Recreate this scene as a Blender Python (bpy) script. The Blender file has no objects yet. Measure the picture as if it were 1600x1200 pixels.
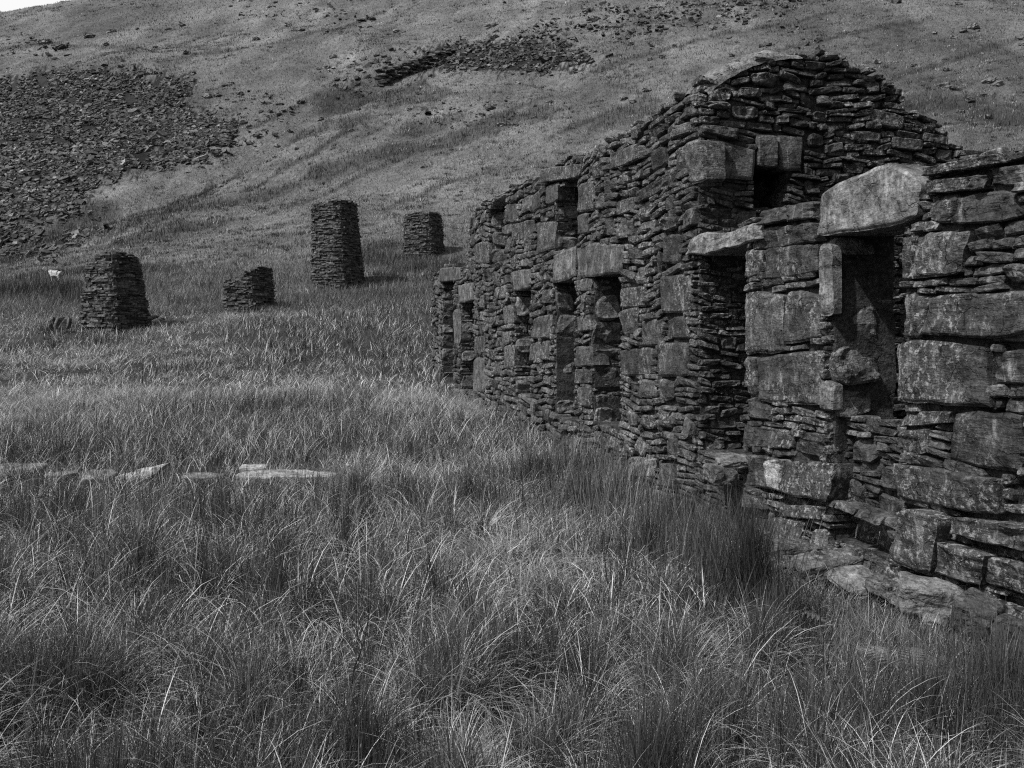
import bpy, math, random
import numpy as np
rng = np.random.default_rng(7); random.seed(7)
S = bpy.context.scene; COL = S.collection

# ------------------------------------------------------------------ camera, sky, sun, exposure
TH = math.radians(14.04)
cam_d = bpy.data.cameras.new('camera'); cam = bpy.data.objects.new('camera', cam_d); COL.objects.link(cam)
cam_d.sensor_width = 36; cam_d.lens = 31.5; cam_d.shift_y = -70/1600; cam_d.clip_start = .05; cam_d.clip_end = 3000
cam.location = (0, 0, 0); cam.rotation_euler = (math.pi/2, 0, -TH)
S.camera = cam

SUN_EL, SUN_AZ = 52, -108            # azimuth measured clockwise from +Y
W = bpy.data.worlds.new("World"); S.world = W; W.use_nodes = True
nt = W.node_tree; nt.nodes.clear()
sky = nt.nodes.new('ShaderNodeTexSky'); sky.sky_type = 'NISHITA'; sky.sun_disc = False
sky.sun_elevation = math.radians(SUN_EL); sky.sun_rotation = math.radians(SUN_AZ)
sky.air_density = 1.0; sky.dust_density = 3.0; sky.ozone_density = 1.0
bw = nt.nodes.new('ShaderNodeRGBToBW'); bg = nt.nodes.new('ShaderNodeBackground'); bg.inputs[1].default_value = .07
wo = nt.nodes.new('ShaderNodeOutputWorld')
nt.links.new(sky.outputs[0], bw.inputs[0])
# a bright cloud bank standing over the ridge ahead
def _n(t, **k):
    x = nt.nodes.new(t)
    for a, b in k.items(): setattr(x, a, b)
    return x
tcw = _n('ShaderNodeTexCoord'); cn = _n('ShaderNodeTexNoise'); cn.inputs['Scale'].default_value = 2.5; cn.inputs['Detail'].default_value = 6; nt.links.new(tcw.outputs['Generated'], cn.inputs[0])
dt = _n('ShaderNodeVectorMath', operation='DOT_PRODUCT'); nt.links.new(tcw.outputs['Generated'], dt.inputs[0]); dt.inputs[1].default_value = (-.28, .89, .36)
ad = _n('ShaderNodeMath', operation='MULTIPLY_ADD'); nt.links.new(cn.outputs[0], ad.inputs[0]); ad.inputs[1].default_value = .25; nt.links.new(dt.outputs['Value'], ad.inputs[2])
mr = _n('ShaderNodeMapRange'); nt.links.new(ad.outputs[0], mr.inputs[0]); mr.inputs[1].default_value = .93; mr.inputs[2].default_value = 1.0
cm = _n('ShaderNodeMix', data_type='FLOAT'); nt.links.new(mr.outputs[0], cm.inputs[0]); nt.links.new(bw.outputs[0], cm.inputs[2]); cm.inputs[3].default_value = 8.0
nt.links.new(cm.outputs[0], bg.inputs[0]); nt.links.new(bg.outputs[0], wo.inputs[0])
sd = bpy.data.lights.new('sun', 'SUN'); sd.energy = 2.9; sd.angle = math.radians(1.0); sd.color = (1, 1, 1)
so = bpy.data.objects.new('sun', sd); COL.objects.link(so)
so.rotation_euler = (math.radians(90-SUN_EL), 0, math.radians(180-SUN_AZ))
S.view_settings.view_transform = 'Standard'; S.view_settings.look = 'None'; S.view_settings.gamma = 1
S.view_settings.exposure = 0.78
S.render.engine = 'CYCLES'
S.cycles.use_denoising = False; S.cycles.filter_width = 1.2
S.cycles.max_bounces = 3; S.cycles.diffuse_bounces = 1; S.cycles.glossy_bounces = 1; S.cycles.transmission_bounces = 1

# ------------------------------------------------------------------ maths helpers
Fv = np.array([math.sin(TH), math.cos(TH), 0]); Rv = np.array([math.cos(TH), -math.sin(TH), 0])
def ray(px, py):
    px = np.asarray(px, float); py = np.asarray(py, float)
    d = Fv + Rv*((px-800)/1400)[..., None]
    d = d.copy(); d[..., 2] = (530-py)/1400
    return d
def wallpt(px, py, X=5.0):          # pixel -> (Y, Z) on plane X
    d = ray(px, py); k = X/d[..., 0]; return np.stack([d[..., 1]*k, d[..., 2]*k], -1)
def gabpt(px, py, Y=10.4):          # pixel -> (X, Z) on plane Y
    d = ray(px, py); k = Y/d[..., 1]; return np.stack([d[..., 0]*k, d[..., 2]*k], -1)
def _h(ix, iy, iz):
    h = (ix.astype(np.int64)*374761393 + iy.astype(np.int64)*668265263 + iz.astype(np.int64)*2147483647 + 1274126177) & 0xffffffff
    h = ((h ^ (h >> 13))*1274126177) & 0xffffffff
    h = ((h ^ (h >> 15))*2246822519) & 0xffffffff
    return ((h ^ (h >> 16)) & 0xffffff)/float(0xffffff)*2-1
def noise(x, y, z=0.0):
    x, y, z = np.broadcast_arrays(np.asarray(x, float), np.asarray(y, float), np.asarray(z, float))
    x0 = np.floor(x); y0 = np.floor(y); z0 = np.floor(z)
    fx, fy, fz = x-x0, y-y0, z-z0
    fx = fx*fx*(3-2*fx); fy = fy*fy*(3-2*fy); fz = fz*fz*(3-2*fz)
    a = [[[_h(x0+i, y0+j, z0+k) for k in (0, 1)] for j in (0, 1)] for i in (0, 1)]
    r = 0
    for i in (0, 1):
        for j in (0, 1):
            for k in (0, 1):
                r = r + a[i][j][k]*(fx if i else 1-fx)*(fy if j else 1-fy)*(fz if k else 1-fz)
    return r
def fbm(x, y, z=0.0, o=4):
    r = 0; a = .5
    for i in range(o):
        r = r + a*noise(x*2**i+13.7*i, y*2**i-7.1*i, np.asarray(z)*2**i+3.3*i); a *= .5
    return r
def sstep(a, b, x): t = np.clip((x-a)/(b-a), 0, 1); return t*t*(3-2*t)

# ------------------------------------------------------------------ terrain
_pv = np.array([-900,-50,0,12,20,28,34,38,42,48,55,62,70,85,100,130,225,262,320,900])
_pz = np.array([-3.0,-2.5,-2.25,-2.17,-1.98,-1.5,-.6,.22,.92,2.15,3.75,5.3,7.1,12.2,18.8,38,99,111,116,120])
_tv = np.arange(-900, 900, .5); _tz = np.interp(_tv, _pv, _pz)
_k = np.exp(-np.linspace(-2, 2, 13)**2); _k /= _k.sum(); _tz = np.convolve(np.pad(_tz, 6, 'edge'), _k, 'valid')
def G(x, y):
    x = np.asarray(x, float); y = np.asarray(y, float)
    u = x*math.cos(TH)-y*math.sin(TH); v = x*math.sin(TH)+y*math.cos(TH)
    z = np.interp(v, _tv, _tz)
    lat = sstep(30, 110, v)
    z = z + .12*u*lat
    z = z + .07*fbm(x*1.3, y*1.3, 1, 3)*sstep(0, 6, v+3) + .25*noise(x*.12, y*.12, 5)*sstep(8, 30, v)
    far = sstep(55, 130, v)
    # little gullies and terraces that cross the hillside
    w = u*.55+v*.84
    z = z + far*(1.6*fbm(u*.03, v*.045, 9, 4)*1.6 + .5*noise(w*.16+noise(u*.04, v*.04, 2)*2, u*.03, 4)+.4*fbm((u-.26*v)*.3+noise(u*.1, v*.1, 7)*.5, v*.05, 14, 4)) + sstep(45,80,v)*.35*fbm(x*.35, y*.35, 11, 3)
    # gully on the left, running up to the right
    gl = np.abs((v-92) - (u+52)*1.35)/5
    z = z - 1.4*np.exp(-gl*gl)*sstep(-62, -50, -np.abs(u+40)*1.0-20)*sstep(60, 80, v)
    return z
def _tab(u0, u1, v0, v1, st):
    uu = np.arange(u0, u1, st); vv = np.arange(v0, v1, st); U_, V_ = np.meshgrid(uu, vv, indexing='ij')
    return (u0, v0, st, G(U_*math.cos(TH)+V_*math.sin(TH), -U_*math.sin(TH)+V_*math.cos(TH)))
TABS = [_tab(-60, 60, -2, 52, .25), _tab(-270, 270, 45, 340, .8)]
def Gt(u, v):
    out = np.empty(u.shape); far_ = (v > 50) | (np.abs(u) > 58)
    for T, m_ in ((TABS[0], ~far_), (TABS[1], far_)):
        u0, v0, st, t = T; a = (u[m_]-u0)/st; b = (v[m_]-v0)/st
        a = np.clip(a, 0, t.shape[0]-1.001); b = np.clip(b, 0, t.shape[1]-1.001); i = a.astype(int); j = b.astype(int); a = a-i; b = b-j
        out[m_] = (t[i, j]*(1-a)+t[i+1, j]*a)*(1-b)+(t[i, j+1]*(1-a)+t[i+1, j+1]*a)*b
    return out
def Gf(x, y): return Gt(x*math.cos(TH)-y*math.sin(TH), x*math.sin(TH)+y*math.cos(TH))
def hit(px, py):                     # where the sight line through a pixel meets the ground
    px = np.atleast_1d(np.asarray(px, float)); py = np.atleast_1d(np.asarray(py, float))
    vs = np.concatenate([np.arange(2.5, 20, .15), np.arange(20, 80, .4), np.arange(80, 330, 1.0)])
    u = (px-800)[:, None]/1400*vs[None]; v = np.broadcast_to(vs[None], u.shape)
    zr = v*((530-py)/1400)[:, None]; g = Gt(u, v)
    b = g >= zr; i = np.argmax(b, 1); ok = b.any(1)
    r = np.arange(len(px))
    i0 = np.maximum(i-1, 0); d0 = zr[r, i0]-g[r, i0]; d1 = zr[r, i]-g[r, i]
    t = np.where(i > 0, d0/np.where(np.abs(d0-d1) < 1e-6, 1, d0-d1), 0)
    vv = vs[i0]+(vs[i]-vs[i0])*np.clip(t, 0, 1); uu = (px-800)/1400*vv
    X = uu*math.cos(TH)+vv*math.sin(TH); Y = -uu*math.sin(TH)+vv*math.cos(TH)
    return np.stack([X, Y, G(X, Y)], -1), vv, ok

# ------------------------------------------------------------------ object helpers
def tag(o, label=None, cat=None, group=None, kind=None):
    if label: o['label'] = label
    if cat: o['category'] = cat
    if group: o['group'] = group
    if kind: o['kind'] = kind
    return o
def empty(name, loc=(0, 0, 0)):
    o = bpy.data.objects.new(name, None); o.location = loc; COL.objects.link(o); return o
class Acc:
    def __init__(s): s.v = []; s.q = []; s.t = []; s.tone = []; s.n = 0
    def add(s, V, Q=None, T=None, tone=.5):
        V = np.asarray(V, np.float32).reshape(-1, 3)
        if Q is not None and len(Q): s.q.append(np.asarray(Q, np.int32).reshape(-1, 4)+s.n)
        if T is not None and len(T): s.t.append(np.asarray(T, np.int32).reshape(-1, 3)+s.n)
        s.v.append(V); s.tone.append(np.broadcast_to(np.asarray(tone, np.float32), (len(V),)).copy()); s.n += len(V)
    def build(s, name, mat, parent=None, origin=None, smooth=False):
        V = np.concatenate(s.v); tone = np.concatenate(s.tone)
        if origin is not None: V = V-np.asarray(origin, np.float32)
        Q = np.concatenate(s.q) if s.q else np.zeros((0, 4), np.int32)
        T = np.concatenate(s.t) if s.t else np.zeros((0, 3), np.int32)
        me = bpy.data.meshes.new(name)
        me.vertices.add(len(V)); me.vertices.foreach_set('co', V.ravel())
        loops = np.concatenate([Q.ravel(), T.ravel()])
        me.loops.add(len(loops)); me.loops.foreach_set('vertex_index', loops)
        st = np.concatenate([np.arange(len(Q))*4, len(Q)*4+np.arange(len(T))*3]).astype(np.int32)
        me.polygons.add(len(st)); me.polygons.foreach_set('loop_start', st)
        me.polygons.foreach_set('use_smooth', np.full(len(st), smooth))
        me.update(calc_edges=True)
        at = me.attributes.new('tone', 'FLOAT', 'POINT'); at.data.foreach_set('value', tone)
        me.materials.append(mat)
        o = bpy.data.objects.new(name, me); COL.objects.link(o)
        if parent is not None: o.parent = parent; 
        if origin is not None:
            o.location = tuple(float(c) for c in origin) if parent is None else tuple(float(a-b) for a, b in zip(origin, parent.location))
        elif parent is not None:
            o.location = tuple(-c for c in parent.location)
        return o

# ------------------------------------------------------------------ materials
def mk(name):
    m = bpy.data.materials.new(name); m.use_nodes = True; n = m.node_tree; p = n.nodes['Principled BSDF']
    p.inputs['Specular IOR Level'].default_value = .25
    return m, n, p
def N(n, t, **k):
    x = n.nodes.new(t)
    for a, b in k.items(): setattr(x, a, b)
    return x
def math_(n, op, a, b=None, c=None, clamp=False):
    x = N(n, 'ShaderNodeMath', operation=op); x.use_clamp = clamp
    for i, q in enumerate((a, b, c)):
        if q is None: continue
        if isinstance(q, (int, float)): x.inputs[i].default_value = q
        else: n.links.new(q, x.inputs[i])
    return x.outputs[0]
def noise_(n, vec, scale, detail=4, rough=.55, dist=0):
    x = N(n, 'ShaderNodeTexNoise'); x.inputs['Scale'].default_value = scale; x.inputs['Detail'].default_value = detail
    x.inputs['Roughness'].default_value = rough; x.inputs['Distortion'].default_value = dist
    n.links.new(vec, x.inputs['Vector']); return x.outputs[0]
def mapped(n, vec, sc):
    x = N(n, 'ShaderNodeMapping'); x.inputs['Scale'].default_value = sc; n.links.new(vec, x.inputs[0]); return x.outputs[0]
def ramp(n, v, a, b, c0=0., c1=1.):
    x = N(n, 'ShaderNodeMapRange'); x.clamp = True
    n.links.new(v, x.inputs[0]); x.inputs[1].default_value = a; x.inputs[2].default_value = b
    x.inputs[3].default_value = c0; x.inputs[4].default_value = c1; return x.outputs[0]
def bump_(n, p, h, strength, dist):
    b = N(n, 'ShaderNodeBump'); b.inputs['Strength'].default_value = strength; b.inputs['Distance'].default_value = dist
    n.links.new(h, b.inputs['Height']); n.links.new(b.outputs[0], p.inputs['Normal'])
def tone_attr(n): return N(n, 'ShaderNodeAttribute', attribute_name='tone').outputs['Fac']

def stone_mat(name, base=.1, lichen=.5, streak=.25, lam=1.0, bump=1.0, scale=1.0, lich_c=.30):
    m, n, p = mk(name)
    g = N(n, 'ShaderNodeNewGeometry').outputs['Position']
    t = tone_attr(n)
    n1 = noise_(n, g, 5*scale, 6, .62); n2 = noise_(n, g, 26*scale, 5, .7)
    lm = noise_(n, mapped(n, g, (4, 4, 22)), 1.6*scale, 5, .65, 1.2)
    mot = math_(n, 'MULTIPLY', ramp(n, n1, .32, .68, .3, 1.6), ramp(n, n2, .32, .68, .3, 1.7))
    mot = math_(n, 'MULTIPLY', mot, ramp(n, lm, .3, .7, .8, 1.2))
    col = math_(n, 'MULTIPLY', math_(n, 'MULTIPLY', t, base*2), mot)
    # pale lime / lichen streaks and crusts
    st = noise_(n, mapped(n, g, (14, 14, 1.6)), 1.0, 3, .6, .3)
    sm = math_(n, 'MULTIPLY', ramp(n, st, .57, .68), ramp(n, n1, .42, .62))
    col = math_(n, 'ADD', col, math_(n, 'MULTIPLY', sm, streak*.2))
    l1 = noise_(n, g, 17*scale, 7, .78, .4); l2 = noise_(n, g, 1.3, 3, .5)
    lmk = math_(n, 'MULTIPLY', ramp(n, l1, .525, .585), ramp(n, l2, .46, .55))
    l3 = noise_(n, g, 60*scale, 3, .6)
    lmk = math_(n, 'MAXIMUM', lmk, math_(n, 'MULTIPLY', ramp(n, l3, .67, .71), ramp(n, l2, .35, .5)))
    mx = N(n, 'ShaderNodeMix', data_type='FLOAT'); n.links.new(math_(n, 'MULTIPLY', lmk, lichen), mx.inputs[0])
    n.links.new(col, mx.inputs[2]); mx.inputs[3].default_value = lich_c
    vo = N(n, 'ShaderNodeTexVoronoi', feature='DISTANCE_TO_EDGE'); vo.inputs['Scale'].default_value = 3.2*scale
    wn = N(n, 'ShaderNodeTexNoise'); wn.inputs['Scale'].default_value = 4; wn.inputs['Detail'].default_value = 4; n.links.new(g, wn.inputs[0])
    vm = N(n, 'ShaderNodeVectorMath', operation='MULTIPLY_ADD'); n.links.new(wn.outputs['Color'], vm.inputs[0]); vm.inputs[1].default_value = (.35,)*3; n.links.new(mapped(n, g, (1, 1, 1.7)), vm.inputs[2])
    n.links.new(vm.outputs[0], vo.inputs['Vector'])
    crk = math_(n, 'MAXIMUM', ramp(n, vo.outputs['Distance'], .0, .022), ramp(n, n1, .44, .52))
    col = math_(n, 'MAXIMUM', math_(n, 'MULTIPLY', mx.outputs[0], ramp(n, crk, 0, 1, .45, 1)), .005)
    n.links.new(col, p.inputs['Base Color']); p.inputs['Roughness'].default_value = .62
    h = math_(n, 'ADD', math_(n, 'MULTIPLY', n2, .5), math_(n, 'MULTIPLY', lm, .55*lam))
    h = math_(n, 'ADD', h, math_(n, 'MULTIPLY', crk, .5)); h = math_(n, 'ADD', h, math_(n, 'MULTIPLY', n1, 1.2)); h = math_(n, 'ADD', h, math_(n, 'MULTIPLY', l3, .18))
    bump_(n, p, h, .9*bump, .035)
    return m
M_stone = stone_mat('slate masonry', .055, .85, .8, bump=1.3)
M_rev = stone_mat('slate masonry reveal', .088, .5, .4)  # same slate, base colour lightened to lift the jambs out of shade
M_lintel = stone_mat('slate lintel', .08, .35, .9, .6, .8)
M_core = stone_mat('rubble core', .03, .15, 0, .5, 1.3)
M_pil = stone_mat('dry laid slate', .055, .3, .3, .8, .8)
M_waste = stone_mat('slate waste', .075, .2, .2, .3, .5, .4)
M_fallen = stone_mat('fallen stone', .072, .5, .3, .7, 1.0)
M_slab = stone_mat('pale slate slab', .22, .2, .1, .5, .6)
M_cap = stone_mat('mossy mortar cap', .13, .3, .1, .1, 1.0)

def grass_mat(name, mul=1.0, trans=.25):
    m, n, p = mk(name); t = tone_attr(n)
    c = math_(n, 'MULTIPLY', t, mul); n.links.new(c, p.inputs['Base Color']); p.inputs['Roughness'].default_value = .55
    tr = N(n, 'ShaderNodeBsdfTranslucent'); n.links.new(c, tr.inputs[0])
    mx = N(n, 'ShaderNodeMixShader'); mx.inputs[0].default_value = trans
    n.links.new(p.outputs[0], mx.inputs[1]); n.links.new(tr.outputs[0], mx.inputs[2])
    n.links.new(mx.outputs[0], n.nodes['Material Output'].inputs[0]); return m
M_grass = grass_mat('grass blades')

# ground: dark thatch near, pale cropped hill turf far off
m, n, p = mk('hill turf'); g = N(n, 'ShaderNodeNewGeometry').outputs['Position']; t = tone_attr(n)
a = noise_(n, g, .09, 6, .6); b = noise_(n, g, .9, 6, .7, .5); c = noise_(n, mapped(n, g, (1.2, 1.2, .5)), 3.0, 5, .75)
col = math_(n, 'MULTIPLY', t, ramp(n, a, .35, .65, .65, 1.25)); col = math_(n, 'MULTIPLY', col, ramp(n, b, .3, .7, .62, 1.35))
col = math_(n, 'MULTIPLY', col, ramp(n, c, .3, .7, .7, 1.3))
n.links.new(col, p.inputs['Base Color']); p.inputs['Roughness'].default_value = .9
bump_(n, p, math_(n, 'ADD', b, math_(n, 'MULTIPLY', c, .5)), 1.0, .5)
M_ground = m

# ------------------------------------------------------------------ ground mesh
DARK_LINES = [([(0,412),(50,396),(100,362),(150,332)], 2.6), ([(205,378),(262,366),(320,354)], 2.5), ([(330,325),(400,310),(440,300)], 2.2), ([(505,268),(560,250),(632,234)], 2.8), ([(540,160),(600,150),(652,152)], 4.5),
        ([(700,225),(760,200),(840,176)], 2.8), ([(221,364),(290,322),(375,270)], .7), ([(560,400),(610,412),(660,420)], 3), ([(640,205),(690,190)], 2.5), ([(470,215),(560,185)], 2), ([(40,455),(120,462)], 3), ([(1440,165),(1520,160),(1590,190)], 2.5), ([(960,190),(1000,170)], 3), ([(380,300),(470,250),(560,190)], .6), ([(420,335),(560,275),(720,205),(860,150)], .6), ([(150,385),(260,330),(330,290)], .6), ([(930,112),(1050,75),(1180,45),(1300,20)], .9), ([(1150,100),(1300,60),(1450,30)], .7), ([(1400,120),(1500,90),(1600,60)], .8), ([(250,95),(420,70),(600,20)], .8), ([(300,235),(420,190),(560,130)], .7), ([(20,175),(120,100),(260,60)], .7), ([(600,330),(700,285),(760,270)], .7), ([(860,215),(930,185),(1010,150)], .7), ([(0,78),(90,68),(200,74)], 1.2), ([(60,440),(160,420),(260,425)], 1.6)]
DARK_LINES = [(hit(*np.array(a, float).T)[0][:, :2], w) for a, w in DARK_LINES]  # rush patches; thin ones draw terrace steps and paths in dark tone, not height
def darklinef(x, y):
    r = np.zeros(x.shape)
    for P, w in DARK_LINES:
        for a, b in zip(P[:-1], P[1:]):
            L2 = ((b-a)**2).sum(); t = np.clip(((x-a[0])*(b[0]-a[0])+(y-a[1])*(b[1]-a[1]))/L2, 0, 1)
            d = np.hypot(x-a[0]-t*(b[0]-a[0]), y-a[1]-t*(b[1]-a[1]))/w
            r = np.maximum(r, 1-sstep(.5, 1.3, d+.45*noise(x*.5, y*.5, 3)))
    return r
def inpoly(s, t, P):
    r = np.zeros(s.shape, bool); n_ = len(P)
    for i in range(n_):
        x0, y0 = P[i]; x1, y1 = P[(i+1) % n_]
        if y0 == y1: continue
        r ^= ((y0 > t) != (y1 > t)) & (s < (x1-x0)*(t-y0)/(y1-y0)+x0)
    return r
HP = [[(-60,128),(60,116),(150,112),(240,118),(285,128),(300,150),(262,172),(240,190),(215,225),(230,258),(180,275),(140,295),(120,330),(60,343),(-60,352)],
      [(245,185),(300,175),(375,195),(360,225),(300,257),(250,262),(225,230)], [(640,100),(700,75),(750,66),(840,68),(900,80),(945,97),(880,107),(800,108),(730,100),(680,112)]]
HPW = [hit(*np.array(a, float).T)[0][:, :2] for a in HP]
def heapf(x, y):
    jx = 3*noise(x*.12, y*.12, 3)+1.2*noise(x*.5, y*.5, 9); jy = 3*noise(x*.12, y*.12, 6)+1.2*noise(x*.5, y*.5, 12); r = np.zeros(x.shape, bool)
    fe = rng.normal(0, 1.6, x.shape); gx_ = rng.normal(0, 1.6, x.shape)
    for P in HPW: r |= inpoly(x+jx+fe, y+jy+gx_, P)
    return r
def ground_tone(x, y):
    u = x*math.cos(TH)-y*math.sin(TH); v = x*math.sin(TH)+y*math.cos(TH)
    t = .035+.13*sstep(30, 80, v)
    # darker rush beds, plus gully, path and terrace lines put into the tone
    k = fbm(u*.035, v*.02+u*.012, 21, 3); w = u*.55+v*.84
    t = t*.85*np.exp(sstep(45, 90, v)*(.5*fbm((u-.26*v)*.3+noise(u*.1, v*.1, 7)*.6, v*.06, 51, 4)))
    t = t*(1-.35*sstep(.08, .3, k)*sstep(45, 70, v))*(1-.5*darklinef(x, y))
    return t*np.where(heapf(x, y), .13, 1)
front = np.linspace(-48, 48, 760); back = np.concatenate([np.arange(50, 180, 5), np.arange(180, 312, 5)])
ang = np.radians(np.concatenate([front, back])); nr = 760
rr = np.concatenate([[.3], np.geomspace(1.0, 340, nr), [450, 620, 900]])
A_, R_ = np.meshgrid(ang+TH, rr); gx = np.sin(A_)*R_; gy = np.cos(A_)*R_; gz = G(gx, gy)
na = len(ang); i = np.arange(len(rr)-1)[:, None]*na; j = np.arange(na)[None]; j2 = (j+1) % na
Q = np.stack([i+j, i+j2, i+na+j2, i+na+j], -1).reshape(-1, 4)
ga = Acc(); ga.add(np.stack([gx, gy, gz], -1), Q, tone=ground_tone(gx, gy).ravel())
nb = na
ga.add([[0, 0, float(G(0., 0.))]]); 
ga.t.append(np.stack([np.arange(na), (np.arange(na)+1) % na, np.full(na, nb*len(rr))], -1).astype(np.int32))
tag(ga.build('ground', M_ground), kind='structure')

# ------------------------------------------------------------------ stones
def edge_lin(n_):                    # parameter values crowded towards both ends, so edges stay crisp
    x = np.linspace(-1, 1, n_); return np.sign(x)*np.abs(x)**.55
def face_stones(acc, plane, P2, proud, depth, tone, rough=1.0, edge=.35, seed=0):
    """P2 (M,ny,nx,2) in-plane grids; plane=(O,U,V,Nrm). Front face with worn edges and a skirt running back."""
    O, U, V, Nn = [np.asarray(a, float) for a in plane]
    M, ny, nx, _ = P2.shape
    if M == 0: return
    X = edge_lin(nx)[None, None, :]; Y = edge_lin(ny)[None, :, None]
    X = X+0*Y; Y = Y+0*X
    c = P2.mean((1, 2), keepdims=True)
    wd = np.abs(P2[:, :, -1]-P2[:, :, 0]).max((1, 2)); hd = np.abs(P2[:, -1]-P2[:, 0]).max((1, 2)); md = np.minimum(wd, hd)[:, None, None]
    kk = rng.uniform(.0, .10, (M, 1, 1))
    sx = 1-kk*np.abs(Y)**4*np.clip(md/wd[:, None, None], .2, 1); sy = 1-kk*np.abs(X)**4
    D = P2-c
    # each stone is eroded by noise with its own offset
    off = rng.uniform(0, 500, (M, 1, 1)); s = P2[..., 0]; t = P2[..., 1]
    f1 = 1.1/np.maximum(md, .05)
    nx1 = noise(s*f1*.8+off, t*f1, off*.3); ny1 = noise(s*f1*.8-off, t*f1+9, off*.7); nd = fbm(s*f1*.9+off, t*f1*1.3, off, 3)
    lam = noise(s*2.5+off, t*28+off, off)
    amp = .075*md*rough
    px_ = c[..., 0]+D[..., 0]*sx+nx1*amp; py_ = c[..., 1]+D[..., 1]*sy+ny1*amp*.8
    for qx, qy in ((-1, -1), (1, -1), (1, 1), (-1, 1)):      # broken corners
        wq = (np.clip((1+qx*X)/2, 0, 1)*np.clip((1+qy*Y)/2, 0, 1))**3; am = rng.uniform(0, .3, (M, 1, 1))**1.3*md*rough*.8
        px_ = px_-qx*wq*am*rng.uniform(.3, 1.6, (M, 1, 1)); py_ = py_-qy*wq*am*rng.uniform(.2, 1, (M, 1, 1))
    f2 = f1*3.1; px_ = px_+noise(s*f2+off, t*f2, 3)*amp*.35; py_ = py_+noise(s*f2+off, t*f2, 13)*amp*.3
    e = np.maximum(np.abs(X), np.abs(Y))
    er = np.minimum(edge*md*.6, .022)
    tx, ty = rng.normal(0, 1, (2, M, 1, 1))*np.minimum(.10*md, .014)*rough
    rid = .5-np.abs(noise(s*f1*1.3-off, t*f1*1.7, off*.3))
    d = proud[:, None, None]-er*sstep(.86, 1.0, e)+tx*X+ty*Y+(nd*1.0+rid*.9+.45*noise(s*f2-off, t*f2*1.3, 5))*np.minimum(.17*md, .034)*rough+np.round(lam*2)/2*.006*rough
    W3 = O+px_[..., None]*U+py_[..., None]*V+d[..., None]*Nn
    # skirt ring
    ring = [(0, j) for j in range(nx)]+[(i, nx-1) for i in range(1, ny)]+[(ny-1, j) for j in range(nx-2, -1, -1)]+[(i, 0) for i in range(ny-2, 0, -1)]
    ri = np.array([a*nx+b for a, b in ring]); L = len(ri)
    flat = W3.reshape(M, ny*nx, 3); cc = (O+c[..., 0:1]*U+c[..., 1:2]*V)[:, 0]
    back = flat[:, ri]; cen = cc+proud[:, None, None]*Nn
    back = cen+(back-cen)*.97; back = back-np.einsum('mlk,k->ml', back-O, Nn)[..., None]*Nn-(depth[:, None]*1.0)[..., None]*Nn
    allv = np.concatenate([flat, back], 1); nv = ny*nx+L
    a_, b_ = np.meshgrid(np.arange(ny-1), np.arange(nx-1), indexing='ij'); k = (a_*nx+b_).ravel()
    q = [np.stack([k, k+1, k+nx+1, k+nx], -1)]
    l = np.arange(L); l2 = (l+1) % L
    q.append(np.stack([ri[l], ny*nx+l, ny*nx+l2, ri[l2]], -1)); q = np.concatenate(q)
    Q = (q[None]+(np.arange(M)*nv)[:, None, None]).reshape(-1, 4)
    acc.add(allv.reshape(-1, 3), Q, tone=np.repeat(tone, nv))
def quads_to_grid(q, nx, ny):
    # q (M,4,2) tl,tr,br,bl
    a = ((edge_lin(nx)+1)/2)[None, None, :, None]; b = ((edge_lin(ny)+1)/2)[None, :, None, None]
    tl, tr, br, bl = [q[:, i][:, None, None] for i in range(4)]
    return (bl*(1-a)+br*a)*(1-b)+(tl*(1-a)+tr*a)*b
def poly_grid(bot, top, nx, ny):
    def rs(P):
        P = np.asarray(P, float); a = (edge_lin(nx)+1)/2; d = np.r_[0, np.cumsum(np.hypot(*np.diff(P, axis=0).T))]; d /= d[-1]
        return np.stack([np.interp(a, d, P[:, 0]), np.interp(a, d, P[:, 1])], -1)
    B, T = rs(bot), rs(top); b = ((edge_lin(ny)+1)/2)[:, None, None]
    return (B[None]*(1-b)+T[None]*b)[None]
RS = .02
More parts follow.
